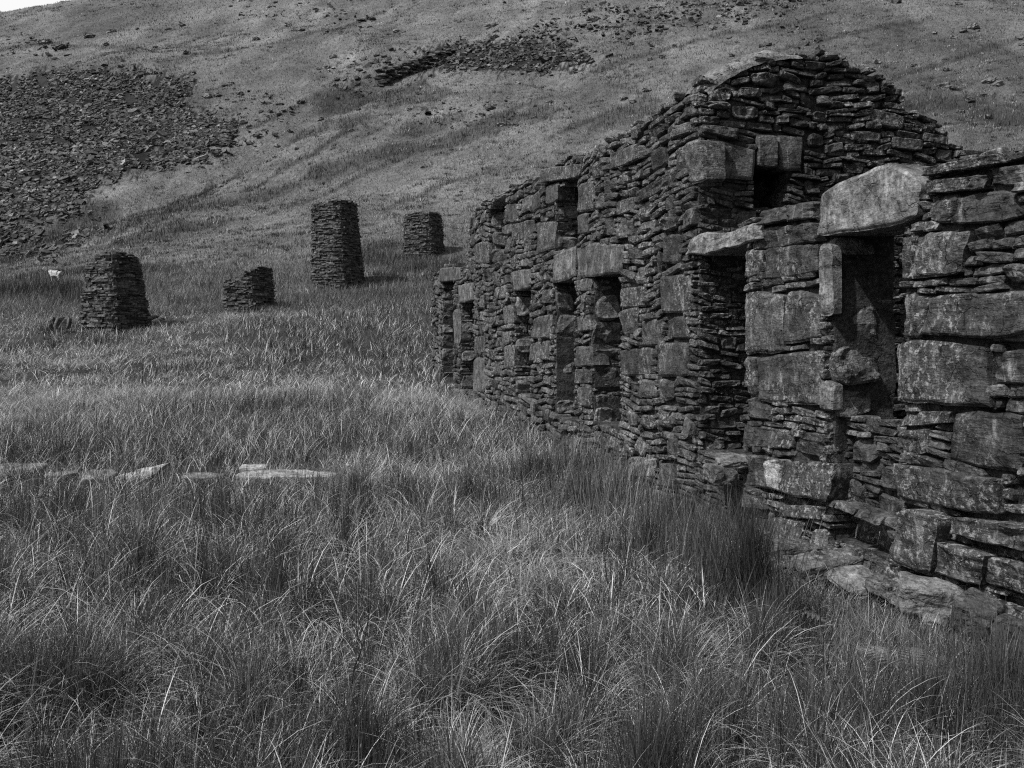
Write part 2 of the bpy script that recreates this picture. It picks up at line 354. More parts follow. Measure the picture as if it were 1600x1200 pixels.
def masonry(acc, plane, s0, s1, t0, t1, top, occ, hr=(.05, .12), wr=(.16, .45), med=1.0, msize=(.22, .5, .14, .3), depth=.25, proud=(0, .04),
            tone=(.35, .7), bottom=None, tilt=0, big=False, wave=.05):
    ns, nt_ = int((s1-s0)/RS)+1, int((t1-t0)/RS)+1
    gs = s0+np.arange(ns)*RS; gt = t0+np.arange(nt_)*RS
    SS, TT = np.meshgrid(gs, gt, indexing='ij')
    full = TT > top(gs)[:, None]
    if bottom is not None: full |= TT < bottom(gs)[:, None]
    for P in occ: full |= inpoly(SS, TT, P)
    quads = []
    def mark(a0, a1, b0, b1): full[max(0, int((a0-s0)/RS)):int((a1-s0)/RS)+1, max(0, int((b0-t0)/RS)):int((b1-t0)/RS)+1] = True
    # larger blocks thrown in first
    for k in range(int(med*(s1-s0)*(t1-t0)*28)):
        w = rng.uniform(msize[0], msize[1]); h = rng.uniform(msize[2], msize[3]); a = rng.uniform(s0, s1-w); b = rng.uniform(t0, t1-h)
        i0, i1, j0, j1 = int((a-s0)/RS), int((a+w-s0)/RS), int((b-t0)/RS), int((b+h-t0)/RS)
        if full[i0:i1+1, j0:j1+1].any(): continue
        full[i0:i1, j0:j1] = True
        j = rng.uniform(-.018, .018, (4, 2)); g = .006
        quads.append(np.array([[a+g, b+h-g], [a+w-g, b+h-g], [a+w-g, b+g], [a+g, b+g]])+j)
    nmed = len(quads)
    wv = wave*noise(gs*.7+s0, 3.3+t0)+wave*.4*noise(gs*2.1, 9+t0)
    b = t0
    while b < t1:
        h = rng.uniform(*hr); w_row = rng.uniform(.8, 1.3)
        jm = [((b+wv+f*h-t0)/RS).astype(int) for f in (.2, .5, .8)]
        free = sum((~full[np.arange(ns), np.clip(q, 0, nt_-1)] & (q < nt_) & (q >= 0)).astype(int) for q in jm) >= 2
        d = np.diff(np.r_[0, free.astype(int), 0]); st = np.where(d == 1)[0]; en = np.where(d == -1)[0]
        for a0, a1 in zip(st, en):
            L = (a1-a0)*RS
            if L < .05: continue
            x = s0+a0*RS; xe = x+L
            while x < xe-.03:
                w = rng.uniform(*wr)*w_row
                if xe-x-w < .09: w = xe-x
                xa, xb = x, min(x+w, xe)
                wa, wb = np.interp([xa, xb], gs, wv); g = min(.006, h*.06)
                tl = rng.uniform(-1, 1)*tilt*(xb-xa)
                q = np.array([[xa+g, b+h+wa-g-tl], [xb-g, b+h+wb-g+tl], [xb-g, b+wb+g+tl], [xa+g, b+wa+g-tl]])+rng.uniform(-.1, .1, (4, 2))*h
                quads.append(q); x = xb
        b += h
    if not quads: return
    q = np.array(quads); n_ = len(q)
    pr = rng.uniform(proud[0], proud[1], n_); dp = np.full(n_, depth); tn = rng.uniform(tone[0], tone[1], n_)*np.where(rng.random(n_) < .12, 1.35, 1)*np.where(rng.random(n_) < .15, .6, 1)
    w = np.abs(q[:, 1, 0]-q[:, 0, 0])
    small = w < .3
    isM = np.arange(n_) < nmed
    for mask, r in ((isM & ~small, (11, 8) if big else (8, 6)), (isM & small, (8, 7) if big else (6, 5)), (~isM & small, (7, 5) if big else (5, 4)), (~isM & ~small, (11, 5) if big else (8, 4))):
        if mask.any(): face_stones(acc, plane, quads_to_grid(q[mask], *r), pr[mask], dp[mask], tn[mask], 1.25)
def core(acc, plane, s0, s1, t0, t1, top, occ, front=-.045, back=-.6, cs=.1):
    O, U, V, Nn = [np.asarray(a, float) for a in plane]
    ns, nt_ = int((s1-s0)/cs), int((t1-t0)/cs)
    cx = s0+(np.arange(ns)+.5)*cs; cy = t0+(np.arange(nt_)+.5)*cs
    SS, TT = np.meshgrid(cx, cy, indexing='ij'); f = TT < (top(cx)-.03)[:, None]
    for P in occ: f &= ~inpoly(SS, TT, P)
    idx = np.arange((ns+1)*(nt_+1)).reshape(ns+1, nt_+1)
    gx, gy = np.meshgrid(s0+np.arange(ns+1)*cs, t0+np.arange(nt_+1)*cs, indexing='ij')
    gx = gx+noise(gx*9, gy*9, 1)*.02; gy = gy+noise(gx*9, gy*9, 7)*.02
    def lay(d, k): return (O+gx[..., None]*U+gy[..., None]*V+(d+noise(gx*6, gy*6, k)*.025)[..., None]*Nn).reshape(-1, 3)
    Vv = np.concatenate([lay(front, 2), lay(back, 5)]); nn = (ns+1)*(nt_+1); Q = []
    I, J = np.where(f)
    a, b, c, d = idx[I, J], idx[I+1, J], idx[I+1, J+1], idx[I, J+1]
    Q.append(np.stack([a, b, c, d], -1)); Q.append(np.stack([a, d, c, b], -1)+nn)
    fp = np.pad(f, 1)
    for di, dj, e in ((-1, 0, (a, d)), (1, 0, (b, c)), (0, -1, (a, b)), (0, 1, (d, c))):
        m_ = ~fp[I+1+di, J+1+dj]; Q.append(np.stack([e[0][m_], e[1][m_], e[1][m_]+nn, e[0][m_]+nn], -1))
    acc.add(Vv, np.concatenate(Q), tone=.5)
def manual(acc, plane, conv, px, proud=.03, depth=.3, tone=.6, rough=.6, n=(18, 14), edge=.2):
    """px: 4 corner pixels tl,tr,br,bl or (top polyline, bottom polyline)."""
    if isinstance(px, tuple):
        T = conv(*np.array(px[0], float).T); B = conv(*np.array(px[1], float).T)
        P = poly_grid(B, T, *n); occ = np.concatenate([T, B[::-1]])
    else:
        q = conv(*np.array(px, float).T); P = quads_to_grid(q[None], *n); occ = q
    # shrink for the joint
    face_stones(acc, plane, P, np.array([proud]), np.array([depth]), np.array([tone]), rough, edge)
    return occ

PF = ((5, 0, 0), (0, 1, 0), (0, 0, 1), (-1, 0, 0))     # facade, coordinates (Y, Z)
PG = ((0, 10.4, 0), (1, 0, 0), (0, 0, 1), (0, -1, 0))  # gable, coordinates (X, Z)
PR = ((8.9, 0, 0), (0, 1, 0), (0, 0, 1), (-1, 0, 0))   # rear wall
BASE = (5.0, 10.4, -1.9)
ruin = tag(empty('ruined_building', BASE), 'long roofless ruin of dark slate masonry with gaping doorway and windows beside the rough grass', 'ruin')

front_a = Acc()
OPEN = {  # x0, x1, ytop, ybottom in the photograph, all on the facade plane
 'door': (1297, 1411, 355, 802), 'hollow': (1302, 1394, 815, 860), 'w1': (1090, 1166, 385, 716), 'side': (1590, 1640, 745, 795),
 'o3': (925, 970, 428, 668), 'o4': (866, 900, 440, 655), 'o5': (804, 830, 452, 620), 'o6': (720, 741, 470, 612), 'o7': (690, 710, 440, 600),
 'u1': (870, 905, 285, 388), 'u2': (765, 790, 318, 412)}
def rect(k):
    x0, x1, y0, y1 = OPEN[k]; xm = (x0+x1)/2
    a = wallpt(x0, y0)[0]; b = wallpt(x1, y0)[0]; zt = wallpt(xm, y0)[1]; zb = wallpt(xm, y1)[1]
    return b, a, zb, zt      # near Y, far Y, bottom Z, top Z
occF = []
for k in OPEN:
    ya, yb, zb, zt = rect(k)
    if k == 'w1': yb = 10.4
    occF.append(np.array([[ya, zb], [yb, zb], [yb, zt], [ya, zt]]))

# hand-placed blocks read off the photograph (tl,tr,br,bl), tone, proud
big = [
 ([(1455,262),(1572,240),(1576,256),(1452,276)], .62, .08), ([(1452,281),(1548,272),(1548,296),(1455,303)], .5, .05), ([(1552,262),(1640,252),(1640,292),(1552,290)], .6, .03),
 ([(1457,305),(1498,303),(1494,352),(1460,351)], .5, .02), ([(1500,304),(1592,298),(1596,346),(1500,353)], .58, .03), ([(1440,366),(1524,361),(1508,433),(1430,437)], .78, .05),
 ([(1412,366),(1438,367),(1428,438),(1412,440)], .5, .02), ([(1462,460),(1640,450),(1640,526),(1444,530)], .55, .05), ([(1413,455),(1460,461),(1443,530),(1413,530)], .5, .01),
 ([(1412,533),(1552,531),(1551,634),(1411,631)], .52, .05), ([(1556,548),(1640,545),(1640,600),(1556,604)], .45, .01), ([(1497,642),(1600,642),(1598,738),(1490,723)], .45, .03),
 ([(1410,641),(1493,642),(1491,662),(1410,668)], .55, .02), ([(1410,671),(1455,668),(1450,712),(1408,714)], .5, .01),
 ([(1407,722),(1575,748),(1570,808),(1406,778)], .52, .07), ([(1420,790),(1500,808),(1478,898),(1408,880)], .62, .16), ([(1506,806),(1640,822),(1640,868),(1502,834)], .52, .12),
 ([(1498,842),(1562,862),(1545,915),(1480,896)], .6, .16), ([(1553,866),(1630,880),(1626,932),(1540,908)], .5, .1),
 ([(1195,328),(1236,321),(1236,347),(1195,353)], .55, .05), ([(1238,320),(1288,313),(1287,340),(1238,347)], .62, .05), ([(1180,358),(1290,345),(1290,379),(1176,392)], .5, .01),
 ([(1167,390),(1195,389),(1190,433),(1167,435)], .55, .02), ([(1198,386),(1284,380),(1283,430),(1196,437)], .5, .03),
 ([(1165,455),(1228,457),(1225,550),(1165,551)], .85, .03), ([(1230,455),(1282,455),(1285,535),(1228,540)], .6, .02), ([(1189,557),(1290,541),(1285,635),(1187,625)], .66, .05),
 ([(1165,555),(1187,557),(1186,620),(1165,622)], .6, .02), ([(1165,662),(1240,672),(1236,703),(1165,700)], .58, .03),
 ([(1168,706),(1226,712),(1222,766),(1166,762)], .62, .06), ([(1229,718),(1312,724),(1300,786),(1227,770)], .55, .08), ([(1207,719),(1232,716),(1230,766),(1209,764)], 3.4, .10),
 ([(1138,742),(1195,765),(1206,798),(1150,790)], .6, .16), ([(1175,805),(1262,812),(1256,852),(1178,858)], .58, .08), ([(1228,788),(1296,790),(1290,812),(1228,808)], .5, .06),
 ([(1035,430),(1083,427),(1081,488),(1034,489)], .55, .04), ([(1030,533),(1080,533),(1078,590),(1030,589)], .6, .04), ([(1003,500),(1036,497),(1038,540),(1003,541)], .6, .02),
 ([(971,450),(1012,446),(1012,480),(971,482)], .62, .03), ([(971,485),(1001,481),(996,525),(972,523)], .6, .03), ([(1040,498),(1078,492),(1078,528),(1040,530)], .5, .01),
 ([(972,547),(1025,540),(1022,588),(974,590)], .5, .02), ([(988,712),(1030,718),(1026,748),(986,744)], 1.5, .05), ([(1036,722),(1062,724),(1060,762),(1034,760)], .6, .05),
 ([(902,436),(925,434),(924,455),(902,456)], .75, .02), ([(902,494),(925,491),(925,518),(902,520)], .8, .03), ([(903,541),(925,540),(925,573),(902,574)], .8, .03),
 ([(900,577),(925,577),(924,600),(900,600)], .7, .03), ([(905,604),(925,604),(925,638),(903,634)], .65, .03), ([(834,496),(865,491),(864,528),(831,530)], .7, .03),
 ([(830,535),(860,532),(858,563),(829,565)], .65, .03), ([(788,476),(804,475),(804,507),(788,508)], .75, .03), ([(788,540),(804,538),(804,576),(788,577)], .8, .03),
 ([(741,526),(760,524),(760,552),(741,554)], .65, .03), ([(741,558),(757,556),(762,612),(741,612)], 1.0, .04), ([(710,482),(720,481),(720,541),(710,542)], .95, .03),
 ([(841,347),(870,343),(870,388),(841,395)], .8, .05), ([(855,290),(876,285),(874,316),(854,322)], .8, .04), ([(850,264),(911,256),(911,279),(850,286)], .75, .10),
 ([(744,381),(765,377),(765,412),(745,414)], .75, .04), ([(906,290),(932,282),(931,330),(905,333)], .7, .04), ([(905,335),(922,332),(921,365),(905,367)], .7, .04),
 ([(1080,222),(1099,216),(1098,286),(1079,291)], 1.1, .04), ([(998,300),(1060,266),(1062,285),(1000,318)], .6, .05), ([(955,240),(1000,222),(1002,250),(957,268)], .65, .04),
 ([(1060,232),(1078,226),(1076,262),(1060,270)], .5, .03), ([(964,316),(990,306),(992,330),(966,338)], .7, .04), ([(1070,330),(1088,322),(1088,352),(1068,362)], .75, .05),
 ([(1040,368),(1068,362),(1066,412),(1040,414)], .45, .03), ([(792,320),(812,316),(812,345),(792,350)], .6, .03), ([(800,350),(836,342),(836,370),(800,378)], .55, .02)]
for q, tn, pr in big:
    near = q[0][0] > 1050
    occF.append(manual(front_a, PF, wallpt, q, pr, .3, tn*.74, 1.0 if near else .7, (34, 24) if near else (12, 9), .2))

def part_stone(name, px, plane=PF, conv=wallpt, mat=None, label=None, **k):
    a = Acc(); occ = manual(a, plane, conv, px, **k); o = a.build(name, mat or M_lintel, ruin)
    if label: o['label'] = label
    return occ
# lintels and loose standing jamb slabs: parts of their own
occF.append(part_stone('lintel', ([(1288,301),(1312,288),(1345,276),(1375,258),(1402,253),(1428,263),(1447,282)], [(1288,375),(1330,366),(1375,361),(1418,357),(1440,350)]),
    label='large pale hump-backed lintel over the wide doorway', proud=.055, depth=.58, tone=.8, rough=.6, n=(50, 34), edge=.08))
occF.append(part_stone('lintel', ([(1080,385),(1090,367),(1110,360),(1135,364),(1165,352),(1196,338)], [(1082,402),(1110,398),(1135,388),(1165,388),(1196,374)]),
    label='rounded mossy lintel over the tall window', proud=.055, depth=.58, tone=.85, rough=1.2, n=(30, 16), edge=.5))
occF.append(part_stone('lintel', [(868,400),(902,384),(902,432),(867,444)], proud=.05, depth=.6, tone=.62, rough=.5, n=(18, 16), edge=.12))
occF.append(part_stone('lintel', ([(904,388),(930,379),(978,383)], [(904,434),(940,432),(974,427)]), proud=.04, depth=.6, tone=.45, rough=.6, n=(20, 16), edge=.2))
occF.append(part_stone('lintel', [(800,424),(832,419),(831,450),(804,456)], proud=.04, depth=.5, tone=.55, rough=.5, edge=.15))
occF.append(part_stone('lintel', [(717,446),(742,441),(741,470),(718,474)], proud=.04, depth=.5, tone=.65, rough=.5, edge=.15))
occF.append(part_stone('lintel', [(688,419),(722,416),(722,438),(688,441)], proud=.04, depth=.5, tone=.42, rough=.5, edge=.15))
occF.append(part_stone('jamb_slab', [(1287,381),(1307,378),(1307,494),(1284,495)], label='thin pale slab standing proud at the doorway edge', proud=.05, depth=.06, tone=.75, rough=.5, n=(10, 28), edge=.15))

occF.append(part_stone('jamb_slab', [(1288,592),(1307,600),(1307,642),(1288,641)], label='short pale slab low on the doorway edge', proud=.04, depth=.07, tone=.7, rough=.5, n=(10, 12), edge=.15))

def topF(Y):
    P = [(1640,238),(1600,240),(1560,243),(1500,250),(1452,268),(1446,288),(1400,262),(1330,290),(1290,316),(1240,321),(1196,332),(1150,356),(1120,362),(1091,367)]
    P2 = [(1089,141),(1070,151),(1040,166),(1030,178),(1000,192),(985,205),(960,215),(940,226),(928,236),(912,240),(910.5,259),(893,257),(880,262),(853,268),(851,278),(838,276),(822,284),(812,288),(811,298),(797,300),(792.5,303),(792,318),(770,316),(755,317),(743,322),(742,334),(736,338),(735,362),(732,366),(731.5,404)]
    P3 = [(731,418),(700,420),(680,425),(677,430)]
    a = wallpt(*np.array(P, float).T); b = wallpt(*np.array(P2, float).T); c = wallpt(*np.array(P3, float).T)
    a = a[a[:, 0] < 10.4]
    ys = np.r_[1.0, a[:, 0], 10.39, 10.4, b[:, 0], c[:, 0]]; zs = np.r_[1.35, a[:, 1], a[-1, 1], b[0, 1], b[:, 1], c[:, 1]]
    o = np.argsort(ys, kind='stable'); return np.interp(Y, ys[o], zs[o])
def topF_(Y): Y = np.asarray(Y, float); return topF(Y)+.06*noise(Y*3, 1.5)+.05*noise(Y*9, 2.5)+(Y > 14.5)*(.16*np.round(1.6*noise(Y*1.1, 5.5))-.04)
YEND = wallpt(677, 500)[0]
print('facade end', YEND)
# near single-storey length, then the tall length
masonry(front_a, PF, 2.2, 10.4, -2.2, 1.9, topF_, occF, hr=(.05, .11), wr=(.14, .42), med=.9, msize=(.2, .6, .14, .32), depth=.3, proud=(0, .05), tone=(.34, .66), big=True, wave=.07, tilt=.04)
masonry(front_a, PF, 10.4, 16.5, -2.2, 3.9, topF_, occF, hr=(.06, .13), wr=(.2, .6), med=.7, msize=(.25, .7, .16, .34), depth=.3, proud=(0, .06), tone=(.36, .72), wave=.12, tilt=.06)
masonry(front_a, PF, 16.5, YEND, -2.2, 4.3, topF_, occF, hr=(.08, .16), wr=(.25, .8), med=.6, msize=(.3, .9, .18, .4), depth=.3, proud=(0, .07), tone=(.36, .75), wave=.12, tilt=.05)
front_a.build('front_wall', M_stone, ruin)

ca = Acc(); core(ca, PF, 2.2, YEND, -2.3, 4.4, topF_, occF[:len(OPEN)], back=-.68)
# jamb faces (deep sides of each opening, turned towards the approach)
for k in OPEN:
    rv = Acc(); ya, yb, zb, zt = rect(k)
    if k in ('hollow', 'side', 'w1'): continue
    pl = ((5, yb, 0), (1, 0, 0), (0, 0, 1), (0, -1, 0)); oc = []
    near = yb < 12
    z = zb
    # alternating quoins
    i_ = 0
    while z < zt-.15:
        h = rng.uniform(.28, .5); h = min(h, zt-z)
        if i_ % 2 == 0 or rng.random() < .35:
            w = rng.uniform(.38, .62); P = np.array([[.02, z+h-.02], [w, z+h-.03], [w, z+.02], [.02, z+.02]])
            face_stones(rv, pl, quads_to_grid(P[None], 14 if near else 9, 10 if near else 7), np.array([rng.uniform(.0, .07)]), np.array([.2]), np.array([rng.uniform(.4, .8)]), 1.3, .2); oc.append(P)
        z += h; i_ += 1
    masonry(rv, pl, 0, .7, zb, zt, lambda s: np.full(len(s), zt), oc, hr=(.05, .1), wr=(.12, .35), med=.3, depth=.15, proud=(-.02, .02), tone=(.3, .6), big=near, wave=.02)
    rv.build('door_reveal' if k == 'door' else 'window_reveal', M_rev, ruin)

def rock(acc, c, size, rot=0, tilt=(0, 0), tone=.6, seed=0, box_=3.5, n=8, rough=.12, taper=0):
    """superellipsoid block, weathered by noise"""
    g = np.linspace(-1, 1, n+1); P = []; Q = []; base = 0
    a, b = np.meshgrid(g, g, indexing='ij')
    for ax in range(3):
        for sg in (-1, 1):
            v = np.zeros((n+1, n+1, 3)); v[..., ax] = sg; v[..., (ax+1) % 3] = a; v[..., (ax+2) % 3] = b; P.append(v.reshape(-1, 3))
            i, j = np.meshgrid(np.arange(n), np.arange(n), indexing='ij'); k = (i*(n+1)+j).ravel()+base
            Q.append(np.stack([k, k+n+1, k+n+2, k+1] if sg > 0 else [k, k+1, k+n+2, k+n+1], -1)); base += (n+1)**2
    V = np.concatenate(P); nrm = (np.abs(V)**box_).sum(1)**(1/box_); V = V/nrm[:, None]
    o = seed*17.3
    d = np.stack([fbm(V[:, 0]*1.5+o, V[:, 1]*1.5, V[:, 2]*1.5+i*7, 3) for i in range(3)], -1)
    V = V+d*rough*2.2
    V[:, :2] *= (1-taper*(V[:, 2:3]+1)/2)
    V = V*np.array(size)/2
    ct, st = math.cos(tilt[0]), math.sin(tilt[0]); V = V@np.array([[1, 0, 0], [0, ct, -st], [0, st, ct]]).T
    ct, st = math.cos(tilt[1]), math.sin(tilt[1]); V = V@np.array([[ct, 0, st], [0, 1, 0], [-st, 0, ct]]).T
    cr, sr = math.cos(rot), math.sin(rot); V = V@np.array([[cr, -sr, 0], [sr, cr, 0], [0, 0, 1]]).T
    acc.add(V+np.array(c), np.concatenate(Q), tone=tone)
def at(px, py, v):
    d = ray(px, py); return d*v
inf = Acc(); ya, yb, zb, zt = rect('door'); zi = wallpt(1365, 655, 5.2)[1]
PI_ = ((5.2, 0, 0), (0, 1, 0), (0, 0, 1), (-1, 0, 0)); ti = lambda Y: zi+.06*noise(np.asarray(Y)*6, .5)
masonry(inf, PI_, ya-.02, yb+.02, zb-.12, zi+.2, ti, [], hr=(.05, .1), wr=(.15, .5), med=.8, msize=(.25, .5, .16, .3), depth=.2, proud=(0, .06), tone=(.35, .7), big=True, tilt=.08)
core(inf, PI_, ya-.05, yb+.05, zb-.4, zi+.1, ti, [], back=-.3)
inf.build('doorway_infill', M_stone, ruin)
# gable across the building
gab = Acc()
GT = gabpt(*np.array([(1090,140),(1100,130),(1130,112),(1160,96),(1200,87),(1240,87),(1262,90),(1275,84),(1290,95),(1320,99),(1352,108),(1385,128),(1406,146),(1411,150),(1413,176),(1428,178),(1440,190),(1462,192),(1464,206),(1478,208),(1480,236)], float).T)
def topG(X): return np.interp(X, GT[:, 0], GT[:, 1])+.04*noise(X*7, 4.4)+.06*np.round(1.5*noise(np.asarray(X)*2.6, 8.1))
hole = gabpt(*np.array([(1176,264),(1236,268),(1226,300),(1222,326),(1174,326)], float).T)
occG = [hole]
for q, tn, pr in [([(1101,217),(1177,236),(1172,284),(1099,279)], .85, .10), ([(1179,212),(1212,211),(1212,264),(1179,260)], .62, .08), ([(1214,211),(1253,214),(1252,269),(1214,266)], .58, .05),
                  ([(1092,197),(1148,203),(1146,222),(1094,208)], .6, .12), ([(1330,205),(1374,208),(1372,222),(1328,220)], .55, .04), ([(1392,214),(1440,220),(1438,238),(1390,232)], .5, .05),
                  ([(1360,170),(1412,182),(1408,205),(1358,194)], .6, .05), ([(1440,208),(1478,214),(1478,228),(1440,222)], .55, .06), ([(1150,268+62),(1180,262+68),(1180,352),(1150,356)], .5, .03)]:
    occG.append(manual(gab, PG, gabpt, q, pr, .3, tn, .5, (20, 14), .2))
masonry(gab, PG, 5.02, 8.95, -2.1, 3.9, topG, occG, hr=(.05, .11), wr=(.12, .42), med=.45, msize=(.2, .42, .1, .2), depth=.25, proud=(0, .07), tone=(.32, .62), wave=.12, tilt=.1, big=True)
gab.build('gable_wall', M_stone, ruin)
core(ca, PG, 5.3, 9.4, -2.3, 3.9, topG, [hole], back=-.55)
# room behind the black hole is closed by the flue back
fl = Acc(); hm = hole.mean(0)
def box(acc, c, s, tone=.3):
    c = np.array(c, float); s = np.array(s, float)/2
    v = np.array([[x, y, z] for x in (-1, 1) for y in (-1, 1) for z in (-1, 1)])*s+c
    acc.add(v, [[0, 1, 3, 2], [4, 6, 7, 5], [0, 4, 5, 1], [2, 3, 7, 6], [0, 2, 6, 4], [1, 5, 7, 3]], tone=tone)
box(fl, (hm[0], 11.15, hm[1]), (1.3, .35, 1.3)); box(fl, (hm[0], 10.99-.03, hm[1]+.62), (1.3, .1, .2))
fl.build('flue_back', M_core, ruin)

# rounded cap of turf and mortar on the gable shoulder
cap = Acc()
cp = gabpt(*np.array([(1093,143),(1110,127),(1135,110),(1160,98),(1185,90),(1215,86),(1240,89)], float).T)
n1, n2 = 40, 14
aa = np.linspace(0, 1, n1); d_ = np.r_[0, np.cumsum(np.hypot(*np.diff(cp, axis=0).T))]; d_ /= d_[-1]
cxp = np.interp(aa, d_, cp[:, 0]); czp = np.interp(aa, d_, cp[:, 1])
ph = np.linspace(0, math.pi, n2)
taper = np.sin(np.linspace(.35, math.pi-.25, n1))**.6
Yc = 10.70-.36*np.cos(ph)[None, :]*np.ones((n1, 1)); Zc = czp[:, None]-.06*taper[:, None]+(.17*taper[:, None])*np.sin(ph)[None]**.8
Xc = cxp[:, None]+0*Yc-.02+.12*(1-np.sin(ph)[None])
nn_ = fbm(Xc*4, Yc*4, Zc*4, 3)*.06; Zc = Zc+nn_
ii, jj = np.meshgrid(np.arange(n1-1), np.arange(n2-1), indexing='ij'); k = (ii*n2+jj).ravel()
cap.add(np.stack([Xc, Yc, Zc], -1), np.stack([k, k+n2, k+n2+1, k+1], -1), tone=.5)
cap.build('wall_cap', M_cap, ruin)
for i, (px, py, sx, sy, sz) in enumerate([(775,309,1.5,.6,.22),(752,316,.9,.6,.16),(815,287,1.1,.6,.14),(915,247,.5,.6,.24),(893,254,.8,.6,.16),(1120,166,.34,.5,.10)]):
    q = wallpt(px, py) if i < 5 else None; mc = Acc(); rock(mc, (5.3, q[0], q[1]-.02) if i < 5 else (*gabpt(px, py)[:1], 10.5, gabpt(px, py)[1]), (sy, sx, sz) if i < 5 else (sx, sy, sz), tone=.55, seed=i, n=10, box_=3, rough=.16); mc.build('wall_cap', M_cap, ruin)
# pale slab ledge just under the corner

# rear wall seen above the near wall
rw = Acc()
def topR(Y): return np.interp(Y, [1, 7.5, 8.6, 9.3, 10.4], [2.55, 2.62, 2.5, 2.38, 2.5])+.05*noise(Y*5, 8.8)
masonry(rw, PR, 2.5, 10.4, -2.1, 2.8, topR, [], hr=(.08, .16), wr=(.2, .6), med=.4, depth=.3, proud=(0, .06), tone=(.35, .65), wave=.1, tilt=.06)
rw.build('rear_wall', M_stone, ruin)
core(ca, PR, 2.5, 10.4, -2.3, 2.8, topR, [], back=-.55)
# far end wall closing the tall length, and the low far end
PE = ((0, 24.6, 0), (1, 0, 0), (0, 0, 1), (0, -1, 0))
ew = Acc(); masonry(ew, PE, 5.6, 9.2, -1.6, 3.4, lambda s: 3.4-.25*(s-5)+.1*noise(s*3, 6.6), [], hr=(.08, .16), wr=(.2, .6), med=.4, depth=.3, tone=(.35, .6))
ew.build('end_wall', M_stone, ruin)
core(ca, PE, 5.6, 9.2, -2.2, 3.5, lambda s: 3.4-.25*(s-5), [], back=-.6)
ca.build('wall_core', M_core, ruin)

# ------------------------------------------------------------------ free stones
def single(name, label, cat, px, py, v, size, rot=0, tilt=(0, 0), tone=.6, mat=None, group=None, ground=False, **k):
    if ground:
        P0, v0, _ = hit([px], [py]); v = float(v0[0])*(1-.3*size[2]/1.9); d = ray(px, py); v = min(v, 4.72/d[0])
    a = Acc(); c = at(px, py, v)
    if ground: c[2] = min(c[2], float(G(c[0], c[1]))+size[2]*.45+.12)
    rock(a, c, size, rot, tilt, tone, seed=px*.37, **k)
    return tag(a.build(name, mat or M_fallen, origin=c), label, cat, group)
fs = [  # px,py,depth, size, rot, tilt, tone, label
 (1232,862,8.3,(.66,.45,.22),.2,(.05,.08),.55,'dark wedge of fallen slate lying against the wall foot, left of the doorway hollow'),
 (1212,888,7.9,(.5,.4,.2),.1,(0,.1),.6,'low dark stone half hidden by rushes at the left end of the rubble'),
 (1292,882,7.9,(.72,.36,.18),.1,(.12,-.16),.62,'long dark slate slab tilted up to the right under the doorway'),
 (1338,908,7.5,(.5,.5,.09),.3,(.3,-.05),1.25,'thin pale flat slate leaning on the rubble below the doorway'),
 (1452,925,6.9,(.58,.4,.32),-.25,(.1,.15),1.05,'big pale-topped squared block at the foot of the right-hand pier'),
 (1528,945,6.6,(.36,.35,.34),-.9,(.2,.3),.4,'rounded grey block right of the pale-topped block'),
 (1590,962,6.3,(.4,.34,.26),.9,(.1,.2),.32,'dark stone in the grass at the right edge of the rubble'),
 (1384,872,7.6,(.26,.3,.14),.5,(.1,.1),.6,'small dark stone in front of the doorway hollow'),
 (1362,868,7.9,(.16,.12,.08),.9,(.1,.3),1.5,'small white quartz-like stone by the doorway hollow'),
 (1398,892,7.2,(.22,.16,.08),.2,(.3,.1),.95,'small pale slate chip left of the big pale-topped block'),
 (1395,915,7.1,(.17,.14,.1),1.2,(.2,.4),.5,'small dark chunk wedged beside the big pale-topped block'),
 (1408,938,7.0,(.2,.15,.09),.4,(.1,.1),.6,'small grey stone lying in grass below the pale-topped block'),
 (1258,908,7.6,(.34,.22,.1),.2,(.1,0),1.0,'flat pale stone among the grass stems below the long tilted slab'),
 (1320,852,8.2,(.3,.2,.1),.3,(.1,.2),.5,'dark slate lying inside the doorway hollow'),
 (1125,742,9.9,(.34,.4,.22),.2,(.1,.1),.62,'squat block resting on the broken sill of the tall window'),
 (1148,722,10.0,(.42,.3,.12),.1,(.2,-.1),.95,'pale flat stone on the sill inside the tall window'),
 (1470,968,6.7,(.3,.2,.12),.7,(0,.1),.9,'mottled stone sunk in the grass in front of the squared blocks')]
for i, (px, py, v, s, r, t, tn, lb) in enumerate(fs):
    single('fallen_stone', lb, 'stone', px, py, v, tuple(q*(.76 if 4 <= i <= 6 or i == 3 else .85) for q in s), r-TH, t, tn*.8, box_=8, n=14, rough=.11, ground=i < 14 or i > 15)
# chips of rubble that nobody could count
ch = Acc()
for i in range(300):
    px = rng.uniform(1190, 1600); py = np.interp(px, [1195, 1400, 1600], [880, 905, 965])+rng.normal(0, 22); v = np.interp(px, [1195, 1400, 1600], [8.0, 7.3, 6.3])
    P0, v0, _ = hit([px], [py]); c = P0[0]; c[0] = min(c[0], 4.9); c[2] = float(G(c[0], c[1]))+.10*(c[0] > 4.3)+.02; s = rng.uniform(.03, .15)**1.0; rock(ch, c, (s*1.5, s, s*.5), rng.uniform(0, 6), (rng.normal(0, .3), rng.normal(0, .3)), rng.uniform(.4, 1.1), seed=i, n=3, box_=9, rough=.12)
tag(ch.build('rubble', M_fallen), 'small broken slate chips strewn along the foot of the ruined wall', 'rubble', kind='stuff')
